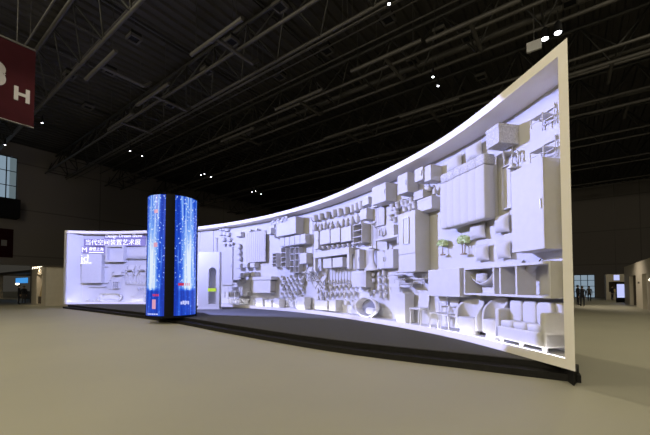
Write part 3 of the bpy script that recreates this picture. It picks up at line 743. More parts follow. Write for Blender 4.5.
# ================================================================== furniture builders: origin at the back, bottom, centre; the piece faces -y
def b_cabinet(t, w, h, p, cols=2, rows=1, m='white', handles=True, plinth=.0, split=None, gap=.012):
    MB().box(-w/2, w/2, -p+.025, 0, plinth, h).build('body', m, t, .006)
    if plinth: MB().box(-w/2+.03, w/2-.03, -p+.08, -.02, 0, plinth).build('plinth', m, t)
    ys = split or [i/rows for i in range(rows+1)]; hh = h-plinth
    for r in range(len(ys)-1):
        for c in range(cols):
            x0, x1 = -w/2+w*c/cols+gap/2, -w/2+w*(c+1)/cols-gap/2; z0, z1 = plinth+hh*ys[r]+gap/2, plinth+hh*ys[r+1]-gap/2
            kind = 'door' if (z1-z0) > .45*(x1-x0) else 'drawer'
            d = MB().box(x0, x1, -p, -p+.022, z0, z1).build(kind, m, t, .004)
            if handles:
                if kind == 'door':
                    hx = x1-.06 if (c < cols/2 and cols > 1) or cols == 1 else x0+.06; zc = (z0+z1)/2
                    MB().box(hx-.01, hx+.01, -p-.03, -p, zc-.09, zc+.09).build('handle', 'grille', d)
                else: MB().box((x0+x1)/2-.07, (x0+x1)/2+.07, -p-.025, -p, (z0+z1)/2-.01, (z0+z1)/2+.01).build('handle', 'grille', d)
def b_open(t, w, h, p, cols=3, rows=1, m='white', th=.03, back=True, edges=None):
    MB().box(-w/2, w/2, -p, 0, h-th, h).build('top_board', m, t); MB().box(-w/2, w/2, -p, 0, 0, th).build('bottom_board', m, t)
    for s in (-1, 1): MB().box(s*w/2, s*(w/2-th), -p, 0, th, h-th).build('side_panel', m, t)
    if back: MB().box(-w/2+th, w/2-th, -.02, 0, th, h-th).build('back_panel', m, t)
    E = edges or [i/cols for i in range(1, cols)]
    for e in E: MB().box(-w/2+w*e-th/2, -w/2+w*e+th/2, -p+.01, -.02, th, h-th).build('divider', m, t)
    for j in range(1, rows): MB().box(-w/2+th, w/2-th, -p+.015, -.02, h*j/rows-th/2, h*j/rows+th/2).build('shelf', m, t)
def b_box(t, w, h, p, m='white'):
    lid = min(.10, h*.18)
    MB().box(-w/2+.008, w/2-.008, -p+.008, 0, 0, h-lid+.01).build('body', m, t, .006); MB().box(-w/2, w/2, -p, 0, h-lid, h).build('lid', m, t, .006)
def b_chair(t, w, h, p, m='white', seat=.50, arms=False, lean=.10):
    zs = h*seat; th = .05; r = .02
    MB().box(-w/2, w/2, -p, -.04, zs-th, zs).build('seat', m, t, .015)
    MB().loft([[(-w/2*.92, -.06, zs), (w/2*.92, -.06, zs), (w/2*.92, -.10, zs), (-w/2*.92, -.10, zs)], [(-w/2*.9, -.0, h), (w/2*.9, -.0, h), (w/2*.9, -.035, h), (-w/2*.9, -.035, h)]]).build('backrest', m, t, .01)
    for x in (-1, 1):
        for y in (-p+.04, -.07): MB().tube((x*(w/2-.03), y, zs-th), (x*(w/2-.01), y, 0), r, r*.75).build('leg', m, t)
    if arms:
        for x in (-1, 1): MB().box(x*(w/2-.0), x*(w/2-.05), -p+.05, -.04, zs+.18, zs+.22).tube((x*(w/2-.025), -p+.08, zs), (x*(w/2-.025), -p+.08, zs+.18), .018).build('armrest', m, t)
def b_stool(t, w, h, p, m='white'):
    w = min(w, p*1.05)
    MB().lathe([(w/2, h-.05), (w/2, h-.01), (w/2*.9, h)], c=(0, -p/2, 0), n=18, sy=p/w).build('seat', m, t)
    for a in range(4):
        q = math.pi/4+a*math.pi/2
        MB().tube((.30*w*math.cos(q), -p/2+.30*p*math.sin(q), h-.05), (.45*w*math.cos(q), -p/2+.45*p*math.sin(q), 0), .017, .012).build('leg', m, t)
def b_shell(t, w, h, p, m='fabric'):
    """barrel armchair: curved back shell, round seat, base"""
    rx, ry = w/2, p/2; zs = h*.46; n = 22; inner, outer = [], []
    rings = []
    for i in range(n+1):
        a = math.radians(-28+236*i/n); k = math.sin(math.pi*i/n)**.6; top = zs*1.12+(h-zs*1.12)*k
        rings.append([(rx*math.cos(a), -ry+ry*math.sin(a), .12*h), (rx*math.cos(a)*1.0, -ry+ry*math.sin(a), top), (rx*.80*math.cos(a), -ry+ry*.80*math.sin(a), top-.01), (rx*.80*math.cos(a), -ry+ry*.80*math.sin(a), .12*h)])
    MB().loft(rings, smooth=False).build('shell_back', m, t, .02)
    MB().lathe([(rx*.78, .14*h), (rx*.82, zs-.06), (rx*.74, zs)], c=(0, -ry, 0), n=22, sy=ry/rx).build('seat', m, t)
    MB().lathe([(rx*.70, 0), (rx*.62, .14*h)], c=(0, -ry, 0), n=18, sy=ry/rx).build('base', 'white', t)
def b_sofa(t, w, h, p, m='fabric', n=3):
    zs = h*.52; arm = .10*w/2+.06
    MB().box(-w/2, w/2, -p, -.02, .10, zs-.12).build('base', m, t, .03)
    MB().box(-w/2, w/2, -.20, -.01, .10, h).build('back', m, t, .05)
    for s in (-1, 1): MB().box(s*w/2, s*(w/2-arm), -p, -.05, .10, h*.80).build('arm', m, t, .04)
    iw = (w-2*arm)/n
    for i in range(n):
        x0 = -w/2+arm+i*iw
        MB().blob((x0+iw/2, -p/2-.07, zs-.06), (iw/2, p/2-.09, .085), .35, 18, 8).build('seat_cushion', m, t)
        MB().blob((x0+iw/2, -.24, zs+(h-zs)*.48), (iw/2, .075, (h-zs)*.52), .4, 18, 8).build('back_cushion', m, t)
    for x in (-1, 0, 1):
        MB().lathe([(.04, 0), (.06, .11)], c=(x*(w/2-.12), -p+.10, 0), n=10).build('foot', 'white', t)
def b_pillow(t, w, h, p, m='fabric'):
    MB().pillow((0, -p/2, h/2), w, h, p).build('cover', m, t)
    MB().path([(-w*.40, -p/2, h*.07), (w*.40, -p/2, h*.07), (w*.40, -p/2, h*.93), (-w*.40, -p/2, h*.93), (-w*.40, -p/2, h*.07)], .008).build('piping', m, t)
def b_table(t, w, h, p, m='white', top=.06, leg=.06, splay=0):
    MB().box(-w/2, w/2, -p, 0, h-top, h).build('tabletop', m, t, .008)
    for x in (-1, 1):
        for y in (-p+leg/2+.01, -leg/2-.01): MB().bar((x*(w/2-leg/2-splay), y, h-top), (x*(w/2-leg/2), y, 0), leg, leg).build('leg', m, t)
def b_lamp(t, w, h, p, m='white', shade=.3):
    y = -p/2; w = min(w, p)
    MB().lathe([(w*.32, 0), (w*.32, .02), (w*.08, .035)], c=(0, y, 0), n=14).build('base', m, t)
    MB().tube((0, y, .03), (0, y, h*(1-shade)+.02), max(.012, w*.035)).build('pole', m, t)
    MB().lathe([(w*.5, h*(1-shade)), (w*.48, h*(1-shade)+.01), (w*.32, h)], c=(0, y, 0), n=18).build('lamp_shade', 'fabric', t)
PROF = {
 'vase': [(.28, 0), (.42, .15), (.5, .42), (.38, .68), (.20, .84), (.24, 1)], 'bottle': [(.40, 0), (.42, .5), (.36, .62), (.14, .74), (.14, .95), (.17, 1)],
 'goblet': [(.42, 0), (.38, .04), (.07, .10), (.06, .46), (.34, .60), (.46, .80), (.42, 1)], 'mug': [(.40, 0), (.44, .08), (.46, .5), (.46, 1), (.40, .98), (.38, .15)],
 'bowl': [(.22, 0), (.24, .08), (.40, .45), (.50, .95), (.48, 1), (.36, .5), (.05, .15)], 'pot': [(.32, 0), (.36, .3), (.44, .82), (.50, .84), (.50, 1), (.43, 1), (.40, .6)],
 'jar': [(.36, 0), (.48, .12), (.50, .6), (.36, .78), (.36, .86), (.40, .86), (.40, .94), (.08, 1)], 'pedestal': [(.5, 0), (.5, .10), (.36, .18), (.22, .34), (.17, .55), (.17, .86), (.24, .90), (.24, 1)],
 'basket': [(.36, 0), (.44, .35), (.50, .95), (.50, 1), (.45, 1), (.40, .3)]}
def b_lathe(t, w, h, p, kind='vase', m='white'):
    d = min(p, w)
    MB().lathe([(r*w, z*h) for r, z in PROF[kind]], c=(0, -p/2, 0), n=16, sy=d/w).build('vessel', m, t)
    if kind == 'mug': MB().path([(.45*w+.0, -p/2, h*.8), (.72*w, -p/2, h*.7), (.72*w, -p/2, h*.35), (.44*w, -p/2, h*.25)], .012*1.2).build('handle', m, t)
    if kind == 'jar': MB().lathe([(.03*w, h), (.10*w, h*1.06), (.03*w, h*1.12)], c=(0, -p/2, 0), n=8).build('knob', m, t)
def b_plate(t, w, h, p, m='white'):
    MB().lathe([(w*.25, 0), (w*.28, .012), (w*.5, p), (w*.49, p+.006), (w*.26, .022)], c=(0, 0, h/2), n=20, axis='y').build('dish', m, t)
    MB().lathe([(w*.20, -.0), (w*.22, .012)], c=(0, 0, h/2), n=16, axis='y').build('foot_ring', m, t)
def b_frame(t, w, h, p, m='white', fill='wall', fw=.06):
    MB().box(-w/2, w/2, -p, 0, 0, fw).box(-w/2, w/2, -p, 0, h-fw, h).box(-w/2, -w/2+fw, -p, 0, fw, h-fw).box(w/2-fw, w/2, -p, 0, fw, h-fw).build('frame', m, t)
    MB().box(-w/2+fw, w/2-fw, -p*.35, 0, fw, h-fw).build('panel', fill, t)
def b_ladder(t, w, h, p, rows=4, m='white'):
    for s in (-1, 1): MB().box(s*w/2, s*(w/2-.025), -p, 0, 0, h).build('upright', m, t)
    for j in range(rows+1):
        z = j*(h-.03)/rows; MB().box(-w/2+.025, w/2-.025, -p, 0, z, z+.03).build('shelf', m, t)
def b_deck(t, w, h, p, m='white'):
    """folding deck chair: two crossed frames and a cloth sling"""
    for x in (-1, 1):
        MB().bar((x*w*.46, -p, 0), (x*w*.46, -.02, h), .035, .05).build('long_rail', m, t); MB().bar((x*w*.38, -.03, 0), (x*w*.38, -p, h*.56), .035, .05).build('short_rail', m, t)
    MB().bar((-w/2, -.03, h-.02), (w/2, -.03, h-.02), .04, .04).bar((-w*.42, -p, h*.56), (w*.42, -p, h*.56), .04, .04).bar((-w*.42, -.03, .04), (w*.42, -.03, .04), .03, .03).build('cross_bar', m, t)
    n = 10; r = []
    for i in range(n+1):
        k = i/n; y = -p+(p-.04)*k; z = h*.56+(h*.42)*k-.32*h*math.sin(math.pi*k)*.9
        r.append([(-w*.36, y, z), (w*.36, y, z), (w*.36, y, z-.012), (-w*.36, y, z-.012)])
    MB().loft(r).build('sling', 'fabric', t)
def b_thinchair(t, w, h, p, m='white'):
    """wire-legged chair"""
    zs = h*.48; r = .013
    MB().box(-w/2, w/2, -p, -.05, zs-.025, zs).build('seat', m, t, .008)
    MB().box(-w/2, w/2, -.05, -.02, h*.78, h).build('backrest', m, t, .008)
    for x in (-1, 1):
        MB().tube((x*w*.48, -.04, 0), (x*w*.48, -.04, h*.9), r).build('rear_leg', m, t); MB().tube((x*w*.48, -p+.02, 0), (x*w*.48, -p+.02, zs), r).build('front_leg', m, t)
    MB().bar((-w*.48, -p+.02, h*.2), (w*.48, -p+.02, h*.2), .018, .018).bar((-w*.48, -.04, h*.2), (w*.48, -.04, h*.2), .018, .018).build('stretcher', m, t)
def b_bed(t, w, h, p, n=6):
    """single-look display bed stood up on its foot end: mattress, channelled duvet, textured fold, headboard"""
    MB().box(-w/2+.03, w/2-.03, -p*.62, 0, 0, h).build('mattress', 'fabric', t, .04)
    cw = w/n; d = MB()
    for i in range(n): d.blob((-w/2+cw*(i+.5), -p*.66, h*.40), (cw*.56, p*.33, h*.42), .18, 16, 12)
    d.build('quilt', 'fabric', t)
    f = MB()
    for i in range(n): f.blob((-w/2+cw*(i+.5), -p*.62, h*.905), (cw*.56, p*.34, h*.085), .25, 14, 8)
    f.build('turned_fold', 'knit', t)
def b_tub(t, w, h, p):
    """oval tub hung with its opening facing out from the wall"""
    n = 40
    def ov(k, y):
        pts = []; r = h/2; s = w/2-r
        for i in range(n):
            a = 2*math.pi*i/n; c, z = math.cos(a), math.sin(a); d = r*(1-k)
            pts.append((math.copysign(s, c)*(1 if abs(c) > .02 else 0)+(r-d)*c, y, h/2+(r-d)*z))
        return pts
    MB().loft([ov(.72, 0), ov(.86, -p*.25), ov(1, -p*.9), ov(1, -p), ov(.84, -p), ov(.70, -p*.5), ov(.5, -p*.25)], smooth=False).build('basin', 'white', t)
    MB().lathe([(.05, 0), (.05, .03)], c=(w*.3, -p*.26, h*.5), n=12, axis='y').build('drain', 'grille', t)
def b_eggchair(t, w, h, p):
    """round hoop lounge chair facing out with a cushion inside"""
    R = w/2; zc = h/2; m = MB(); n = 36; k = h/w
    rings = []
    for i in range(n+1):
        a = 2*math.pi*i/n; c, s_ = math.cos(a), math.sin(a)
        rings.append([(R*q*c, y, zc+R*k*q*s_) for q, y in ((1.0, -p), (.90, -p-.02), (.87, -p+.03), (.74, -.10), (.80, -.06), (1.0, -p+.10))])
    MB().loft(rings, caps=False, smooth=True).build('hoop', 'white', t)
    MB().lathe([(R*.76, .06), (R*.74, .10), (R*.4, .07)], c=(0, 0, zc), n=n, axis='y', sy=k).build('back_bowl', 'glass', t)
    MB().blob((R*.22, -p*.55, zc-R*k*.38), (R*.40, p*.22, R*k*.34), .55, 16, 10).build('cushion', 'fabric', t)
    MB().box(-R*.5, R*.5, -p*.8, -.1, 0, .05).build('foot', 'white', t)
def b_basketw(t, w, h, p):
    m = MB()
    n = 7
    for j in range(n): m.box(-w/2, w/2, -p, -p+.03, h*j/n, h*(j+.72)/n).box(-w/2, w/2, -.03, 0, h*j/n, h*(j+.72)/n).box(-w/2, -w/2+.03, -p, 0, h*j/n, h*(j+.72)/n).box(w/2-.03, w/2, -p, 0, h*j/n, h*(j+.72)/n)
    m.build('slatted_body', 'fabric', t); MB().box(-w/2+.03, w/2-.03, -p+.03, -.03, 0, h*.9).build('liner', 'fabric', t)
def b_tree(t, w, h, p, stems=2):
    MB().lathe([(w*.30, 0), (w*.30, .03), (w*.12, .05)], c=(0, -p/2, 0), n=12, sy=.7).build('foot', 'stem', t)
    m = MB()
    for i in range(stems): m.tube(((i-(stems-1)/2)*w*.22, -p/2, .03), ((i-(stems-1)/2)*w*.30, -p/2, h*.62), .016, n=6)
    m.build('stem', 'stem', t)
    rd = random.Random(int(h*1000)); c = MB()
    for i in range(150):
        a = rd.random()*6.283; u = rd.uniform(-.6, 1); r = math.sqrt(max(0, 1-u*u)); k = rd.uniform(.82, 1.02)
        x, y, z = w*.5*r*math.cos(a)*k, p*.5*r*math.sin(a)*k-p/2, h*.76+h*.24*u*k
        s = .055; d = Vector((rd.uniform(-1, 1), rd.uniform(-1, 1), rd.uniform(-.4, 1))).normalized(); e = d.orthogonal().normalized()
        q = Vector((x, y, z)); c.add([q-d*s, q+e*s*.6, q+d*s, q-e*s*.6], [(0, 1, 2, 3)])
    c.blob((0, -p/2, h*.78), (w*.44, p*.44, h*.2), 1, 12, 8).build('foliage', 'leaf', t)
def b_coat(t, w, h, p):
    """coat rack: wall board with hooks"""
    MB().box(-w/2, w/2, -.03, 0, h*.55, h).build('board', 'white', t)
    for i in range(3):
        x = (i-1)*w*.3; MB().path([(x, -.03, h*.7), (x, -p, h*.62), (x, -p, h*.15), (x, -p*.6, 0)], .014).build('hook', 'grille', t)
def b_curtain(t, w, h, p, folds=9):
    n = folds*8; fr, bk = [], []
    for i in range(n+1):
        x = -w/2+w*i/n; y = -p*.8-p*.10*math.sin(2*math.pi*folds*i/n); fr.append((x, y)); bk.append((x, y+.03))
    pts = fr+bk[::-1]; MB().loft([[(x, y, z) for x, y in pts] for z in (0, h-.06)]).build('cloth', 'fabric', t)
    MB().tube((-w/2-.06, -p*.5, h-.03), (w/2+.06, -p*.5, h-.03), .025).build('rail', 'white', t)
    for x in (-w*.32, w*.02): MB().box(x-.13, x+.13, -p*.5-.12, -p*.5+.05, h+.02, h+.16).box(x-.02, x+.02, -p*.5, 0, h-.03, h+.08).build('rail_bracket', 'white', t)
def b_pole(t, w, h, p, m='white'):
    w = min(w, p*.95)
    MB().lathe([(w*.5, 0), (w*.5, .02), (w*.12, .04)], c=(0, -p/2, 0), n=12).build('base', m, t)
    MB().tube((0, -p/2, .03), (0, -p/2, h*.93), .03).build('post', m, t)
    for i in range(4):
        a = i*math.pi/2+.4; MB().path([(0, -p/2, h*.88), (w*.3*math.cos(a), -p/2+w*.3*math.sin(a), h*.93), (w*.42*math.cos(a), -p/2+w*.42*math.sin(a), h)], .018).build('peg', m, t)
def b_tv(t, w, h, p):
    MB().box(-w/2-.10, w/2+.16, -p-.06, 0, h+.02, h+.22).build('canopy_shelf', 'white', t)
    MB().box(-w/2, w/2, -p, -p+.08, 0, h).build('screen_panel', 'white', t, .01)
    for s in (-1, 1): MB().box(s*(w/2-.10), s*(w/2-.14), -p+.08, 0, .1, h-.05).build('side_support', 'white', t)
    MB().box(-w/2+.05, w/2-.05, -p+.08, 0, 0, .05).build('lower_shelf', 'white', t)
def b_books(t, w, h, p):
    MB().box(-w/2, w/2, -p, 0, 0, .02).box(-w/2, w/2, -p, 0, h-.02, h).box(-w/2, -w/2+.02, -p, 0, 0, h).build('cover', 'white', t)
    MB().box(-w/2+.02, w/2-.01, -p+.01, -.01, .02, h-.02).build('pages', 'fabric', t)
def b_hanger(t, w, h, p):
    y = -p*.5
    MB().tube((-w/2, y, 0), (0, y, h*.55), .02, n=6).tube((w/2, y, 0), (0, y, h*.55), .02, n=6).tube((-w/2, y, 0), (w/2, y, 0), .018, n=6).build('shoulder_bar', 'white', t)
    MB().path([(0, y, h*.55), (0, y, h*.8), (w*.1, y, h*.95), (0, y, h), (0, 0, h)], .012).build('hook', 'grille', t)
def b_spoon(t, w, h, p):
    MB().tube((0, -p*.5, h*.25), (0, -p*.5, h), .022, .03, n=6).build('handle', 'white', t)
    MB().blob((0, -p*.5, h*.13), (w*.5, p*.4, h*.14), 1, 10, 8).build('bowl_end', 'white', t)
    MB().tube((0, -p*.5, h*.95), (0, 0, h*.95), .012, n=6).build('peg', 'grille', t)
def b_faucet(t, w, h, p):
    MB().lathe([(w*.3, 0), (w*.3, .03)], c=(-w*.2, -p/2, 0), n=10).build('base', 'grille', t)
    MB().path([(-w*.2, -p/2, .03), (-w*.2, -p/2, h*.85), (-w*.05, -p/2, h), (w*.3, -p/2, h), (w*.4, -p/2, h*.88), (w*.4, -p/2, h*.35)], .022).build('arm', 'grille', t)
    MB().lathe([(w*.12, h*.24), (w*.05, h*.38)], c=(w*.4, -p/2, 0), n=10).build('head', 'grille', t)
def b_hammock(t, w, h, p):
    n = 14; r = []
    for i in range(n+1):
        k = 2*i/n-1; z = h*k*k*.9; r.append([(k*w/2, -p, z+.05), (k*w/2, -p*.5, z-.03), (k*w/2, -.02, z+.14), (k*w/2, -.02, z+.17), (k*w/2, -p*.5, z+.0), (k*w/2, -p, z+.08)])
    MB().loft(r, smooth=True).build('sling', 'fabric', t)
    MB().pillow((-w*.12, -p*.6, h*.55), w*.42, h*.75, p*.5).build('cushion', 'knit', t)
BUILD = {k[2:]: v for k, v in list(globals().items()) if k.startswith('b_')}
COUNT = {}
def put(bk, x0, x1, yt, yb, p, name, label, cat, group=None, out=0.0, **kw):
    """hang a piece on the wall: pixel box of its FRONT face, standing p (+ out) out from the wall"""
    s, w, z0, h = spot_of(x0, x1, yt, yb, p+out); loc, rz = seat_at(s, z0, w, out)
    t = thing(name, label, cat, loc, rz, group); BUILD[bk](t, w, h, p, **kw); return t
def stand(bk, x0, x1, yt, p, out, name, label, cat, group=None, turn=0, **kw):
    """stand a piece on the lit ledge"""
    ym = (yt+315)/2
    s0, _ = S_of(x0, ym, p+out); s1, _ = S_of(x1, ym, p+out); s, z1 = S_of((x0+x1)/2, yt, p+out)
    w = abs(s0-s1); loc, rz = seat_at((s0+s1)/2, LEDGE+.001, w, out)
    t = thing(name, label, cat, loc, rz, group); BUILD[bk](t, w, z1-LEDGE, p, **kw); t.rotation_euler.z += turn; return t
def small(bk, pts, w, h, p, name, label, cat, group, rz=0, **kw):
    """a run of small wall pieces of one kind; the copies share their meshes; pts are pixel centres"""
    src = None; out = []
    for i, q in enumerate(pts):
        s, z = S_of(q[0], q[1], p); loc, a = seat_at(s, z-h/2, w); k = q[2] if len(q) > 2 else 1.0
        lab = q[3] if len(q) > 3 else label
        if src is None:
            src = thing(name, lab, cat, loc, a+rz, group); BUILD[bk](src, w, h, p, **kw); src.scale = (k,)*3; out.append(src)
        else: out.append(dup(src, loc, a+rz, lab, k))
    return out
# ================================================================== right end of the wall
put('cabinet', 511.5, 544.5, 164, 251, .50, 'wardrobe', 'tall plain white wardrobe nearest the right end of the wall', 'wardrobe', cols=1, rows=1, plinth=.0)
put('frame', 501, 511, 165, 209, .10, 'mirror', 'narrow tall white framed mirror panel left of the wardrobe', 'mirror', fill='white', fw=.03)
put('thinchair', 529, 543, 137, 160, .34, 'wire_chair', 'white wire-legged chair just above the wardrobe', 'chair')
put('thinchair', 530, 542, 105, 126, .34, 'wire_chair', 'highest white wire-legged chair near the top right of the wall', 'chair')
put('faucet', 505, 515, 152, 167, .22, 'desk_lamp', 'grey bent-arm desk lamp at the top left of the wardrobe', 'lamp')
put('chair', 494, 503, 143, 163, .34, 'side_chair', 'small white chair under the knitted pouf beside the bed', 'chair')
put('box', 485.5, 499, 127, 146, .55, 'knitted_pouf', 'nubbly knitted white cube hung just below the soffit above the bed', 'pouf', m='knit')
put('bed', 439.5, 484, 163.5, 223, .50, 'bed', 'white bed with channelled quilt hung upright on the wall', 'bed')
put('pillow', 443, 459.5, 155, 171, .26, 'bed_pillow', 'left of two plump pillows above the head of the bed', 'pillow', 'pillows over the bed')
put('pillow', 461.5, 479, 143, 160, .26, 'bed_pillow', 'right of two plump pillows above the head of the bed', 'pillow', 'pillows over the bed')
put('pillow', 466, 483, 222, 239, .22, 'cushion', 'square cushion directly under the bed foot, upper left of four', 'cushion', 'square cushions on the wall')
put('pillow', 491, 506, 214, 233, .22, 'cushion', 'square cushion upper right of four, beside the wardrobe', 'cushion', 'square cushions on the wall')
put('pillow', 472, 486, 244, 261, .22, 'cushion', 'square cushion lower left of four, right of the green trees', 'cushion', 'square cushions on the wall')
put('pillow', 493.5, 507.5, 240, 259, .22, 'cushion', 'square cushion lower right of four, beside the wardrobe foot', 'cushion', 'square cushions on the wall')
put('tree', 454.5, 464.5, 235.5, 254.5, .30, 'topiary', 'small pale green tree with twin stems under the bed', 'plant')
put('tree', 435, 443, 239.5, 255, .30, 'topiary', 'small pale green tree left of the twin-stemmed one beside the fridge shadow', 'plant', stems=1)
put('cabinet', 428, 460, 269, 296.5, .56, 'dresser', 'wide plain white dresser under the green trees', 'dresser', cols=1, handles=False)
put('open', 463.5, 553, 264.5, 296.5, .50, 'open_sideboard', 'long open white sideboard with deep compartments above the sofa', 'sideboard', edges=[.42, .50, .68], th=.05, back=False)
put('hammock', 467, 496, 271, 286, .34, 'sling_hammock', 'white sling seat with cushion in the left compartment of the open sideboard', 'seat')
put('hammock', 512, 529, 264.5, 277, .34, 'sling_hammock', 'white sling seat with cushion in the right compartment of the open sideboard', 'seat')
put('box', 482, 496, 287.5, 295.5, .42, 'storage_box', 'white box on the bottom board of the open sideboard below the left sling seat', 'box')
stand('sofa', 495, 545.5, 301.5, .58, .06, 'sofa', 'long white three-seat sofa standing on the lit ledge at the right end', 'sofa')
stand('shell', 475, 494, 297, .58, .06, 'barrel_armchair', 'white barrel armchair left of the sofa', 'armchair')
stand('shell', 449, 473, 298.5, .56, .07, 'barrel_armchair', 'wider white barrel armchair second left of the sofa', 'armchair')
stand('chair', 439, 448, 298, .44, .12, 'armed_chair', 'white chair with armrests below the dresser right half', 'chair', arms=True)
stand('thinchair', 429.5, 437, 295.5, .40, .2, 'wire_chair', 'white wire-legged chair on the ledge below the left edge of the dresser', 'chair')
# ================================================================== fridge and the pieces around it
put('cabinet', 398.5, 415.5, 212, 272, .62, 'refrigerator', 'tall white two-door refrigerator left of the dresser', 'refrigerator', cols=1, split=[0, .30, 1], handles=False)
put('frame', 402.5, 408.5, 217.5, 244, .04, 'picture_frame', 'slim dark-edged frame on the upper door of the refrigerator', 'frame', out=.63, m='grille', fill='white', fw=.025)
put('box', 417, 432, 198, 210.5, .40, 'shoe_box', 'tilted flat white box over the refrigerator, beside the bed', 'box')
put('books', 413.5, 423, 191, 199, .36, 'ring_binder', 'white binder above the tilted flat box', 'book')
put('cabinet', 424.5, 431, 165.5, 181, .45, 'wall_cabinet', 'narrow white wall cabinet left of the bed pillows', 'cabinet', cols=1, handles=False)
put('cabinet', 414.5, 423, 168, 181, .45, 'wall_cabinet', 'white wall cabinet between the pairs of boxes under the soffit', 'cabinet', cols=1)
put('cabinet', 397.5, 407.5, 174, 193.5, .50, 'wall_cabinet', 'white wall cabinet with a handled door over the flower pots', 'cabinet', cols=1)
put('cabinet', 372, 386, 185, 203, .52, 'wall_cabinet', 'wide white wall cabinet at the left of the row under the soffit', 'cabinet', cols=1)
put('lathe', 424, 428.5, 184.5, 191, .24, 'round_vase', 'round white vase between the narrow wall cabinet and the binder', 'vase', kind='vase')
put('lathe', 430, 434, 186, 194, .24, 'round_vase', 'tall white vase just left of the upper bed corner', 'vase', kind='bottle')
small('lathe', [(389.7, 207), (395, 205), (400, 202.6), (404, 203.3), (408.5, 200.5), (411.5, 205), (393.2, 210.3), (402, 208), (407.3, 207)], .26, .24, .30, 'flower_pot', 'small white flower pot in the upper cluster over the refrigerator', 'flower pot', 'flower pots over the refrigerator', kind='pot')
small('lathe', [(388.3, 217), (394, 214.3), (392.2, 219.5), (396.7, 217.8)], .24, .22, .30, 'flower_pot', 'small white flower pot in the lower cluster left of the refrigerator top', 'flower pot', 'flower pots beside the refrigerator', kind='pot')
put('table', 375, 398, 237, 247, .62, 'wall_table', 'white table jutting from the wall left of the refrigerator', 'table', top=.07, leg=.05)
put('box', 386.5, 394, 225.5, 236.2, .30, 'bread_box', 'white box standing on the jutting table beside the refrigerator', 'box')
small('lathe', [(377.5, 231.6), (380.2, 232.2), (383.3, 230.8)], .12, .34, .16, 'table_bottle', 'small white bottle on the jutting table left of the refrigerator', 'bottle', 'bottles on the jutting table', kind='bottle')
put('cabinet', 377, 393.5, 250, 268.5, .30, 'wall_cupboard', 'shaded white cupboard under the jutting table', 'cupboard', cols=2)
put('curtain', 373, 384, 207, 226, .10, 'roller_curtain', 'pale hanging curtain below the wide wall cabinet', 'curtain', folds=5)
put('box', 352, 366, 271, 287, .45, 'white_cube', 'square white box left of the flared pedestal above the hoop chair', 'box')
put('lathe', 361.5, 373.5, 249, 270.5, .46, 'flared_pedestal', 'white pedestal with narrow neck and wide flared foot above the hoop chair', 'pedestal', kind='pedestal')
small('lathe', [(366, 275), (370.5, 274.5), (366.5, 281), (371, 280.5)], .16, .17, .26, 'mug', 'white mug in the block under the flared pedestal', 'mug', 'mugs under the flared pedestal', kind='mug')
small('lathe', [(377, 273.5), (381.5, 273), (377.3, 280.5), (382, 280), (377.5, 288), (382.2, 287.5), (378, 295), (382.5, 295)], .17, .24, .24, 'kitchen_jar', 'white lidded jar in the columns right of the flared pedestal', 'jar', 'jars beside the stand mixer', kind='jar')
small('lathe', [(366, 290.5), (370, 289), (373, 292), (368, 294.5)], .18, .16, .24, 'mixing_cup', 'small white bowl just above the hoop chair', 'bowl', 'bowls above the hoop chair', kind='bowl')
stand('eggchair', 355, 377, 297.0, .36, .20, 'hoop_chair', 'round white hoop lounge chair standing on the ledge', 'lounge chair')
stand('box', 396, 405, 293.5, .42, .10, 'display_case', 'pale upright case on the ledge right of the hoop chair', 'case', m='white')
stand('chair', 409, 420, 291, .46, .10, 'dining_chair', 'white dining chair with square back on the ledge below the refrigerator', 'chair')
DC = [(387, 398, 270, 279), (394, 405, 274, 283), (401, 412, 278, 288), (413, 424, 272, 284), (390, 400, 282, 292)]
DL = ['upper left folding chair below the wall cupboard', 'second folding chair below the wall cupboard', 'folding chair directly under the refrigerator', 'folding chair between refrigerator and dresser', 'lowest folding chair above the pale case']
for q, l in zip(DC, DL): put('thinchair', *q, .46, 'folding_chair', 'white ' + l, 'chair', 'folding chairs under the refrigerator')
# ================================================================== middle of the wall
R1 = [(312.8, 218), (318.4, 216.5), (324.7, 214.7), (331.7, 213), (337.3, 212), (343.7, 210.5), (350, 208.5), (354, 206.7), (358.4, 205)]
R2 = [(312.8, 227), (319, 226.6), (323, 225), (329.5, 225), (335, 224.6), (340.5, 222.4), (345, 221.6), (349.5, 220.4), (355, 218.3)]
small('lathe', R1, .34, .34, .36, 'woven_basket', 'small white basket in the top row under the curved soffit', 'basket', 'baskets in the top row', kind='basket')
small('lathe', R2, .27, .38, .32, 'white_vase', 'small white vase in the second row under the soffit, below the baskets', 'vase', 'vases in the second row', kind='vase')
put('box', 362, 368.5, 197.5, 205, .36, 'hat_box', 'white hat box at the right end of the basket row', 'box')
put('box', 360, 366.5, 209, 219.5, .45, 'toy_box', 'white box just below the right end of the basket row', 'box')
for q, l in (((320, 329.8), 'left'), ((330.5, 340), 'middle'), ((341, 351), 'right')):
    put('cabinet', *q, 244-(q[0]-320)*.14-14.2, 244-(q[0]-320)*.12, .50, 'drawer_unit', l + ' of three white drawer units under the vases', 'drawer unit', 'drawer units in a row', cols=1, rows=1, handles=False)
small('lathe', [(321.5, 247.6), (326.5, 247.1), (331.5, 246.5), (336.5, 246), (341.5, 245.4), (346.5, 244.8), (351.5, 244)], .30, .14, .34, 'serving_bowl', 'small white bowl in the row beneath the three drawer units', 'bowl', 'bowls beneath the drawer units', kind='bowl')
put('table', 313.5, 349.5, 250, 270, .55, 'long_table', 'long white table with thick top in the middle of the wall', 'table', top=.30, leg=.16)
put('box', 323, 331.5, 258.5, 268, .48, 'table_crate', 'left white crate between the legs of the long table', 'crate')
put('box', 332.5, 342.5, 257.5, 267, .48, 'table_crate', 'right white crate between the legs of the long table', 'crate')
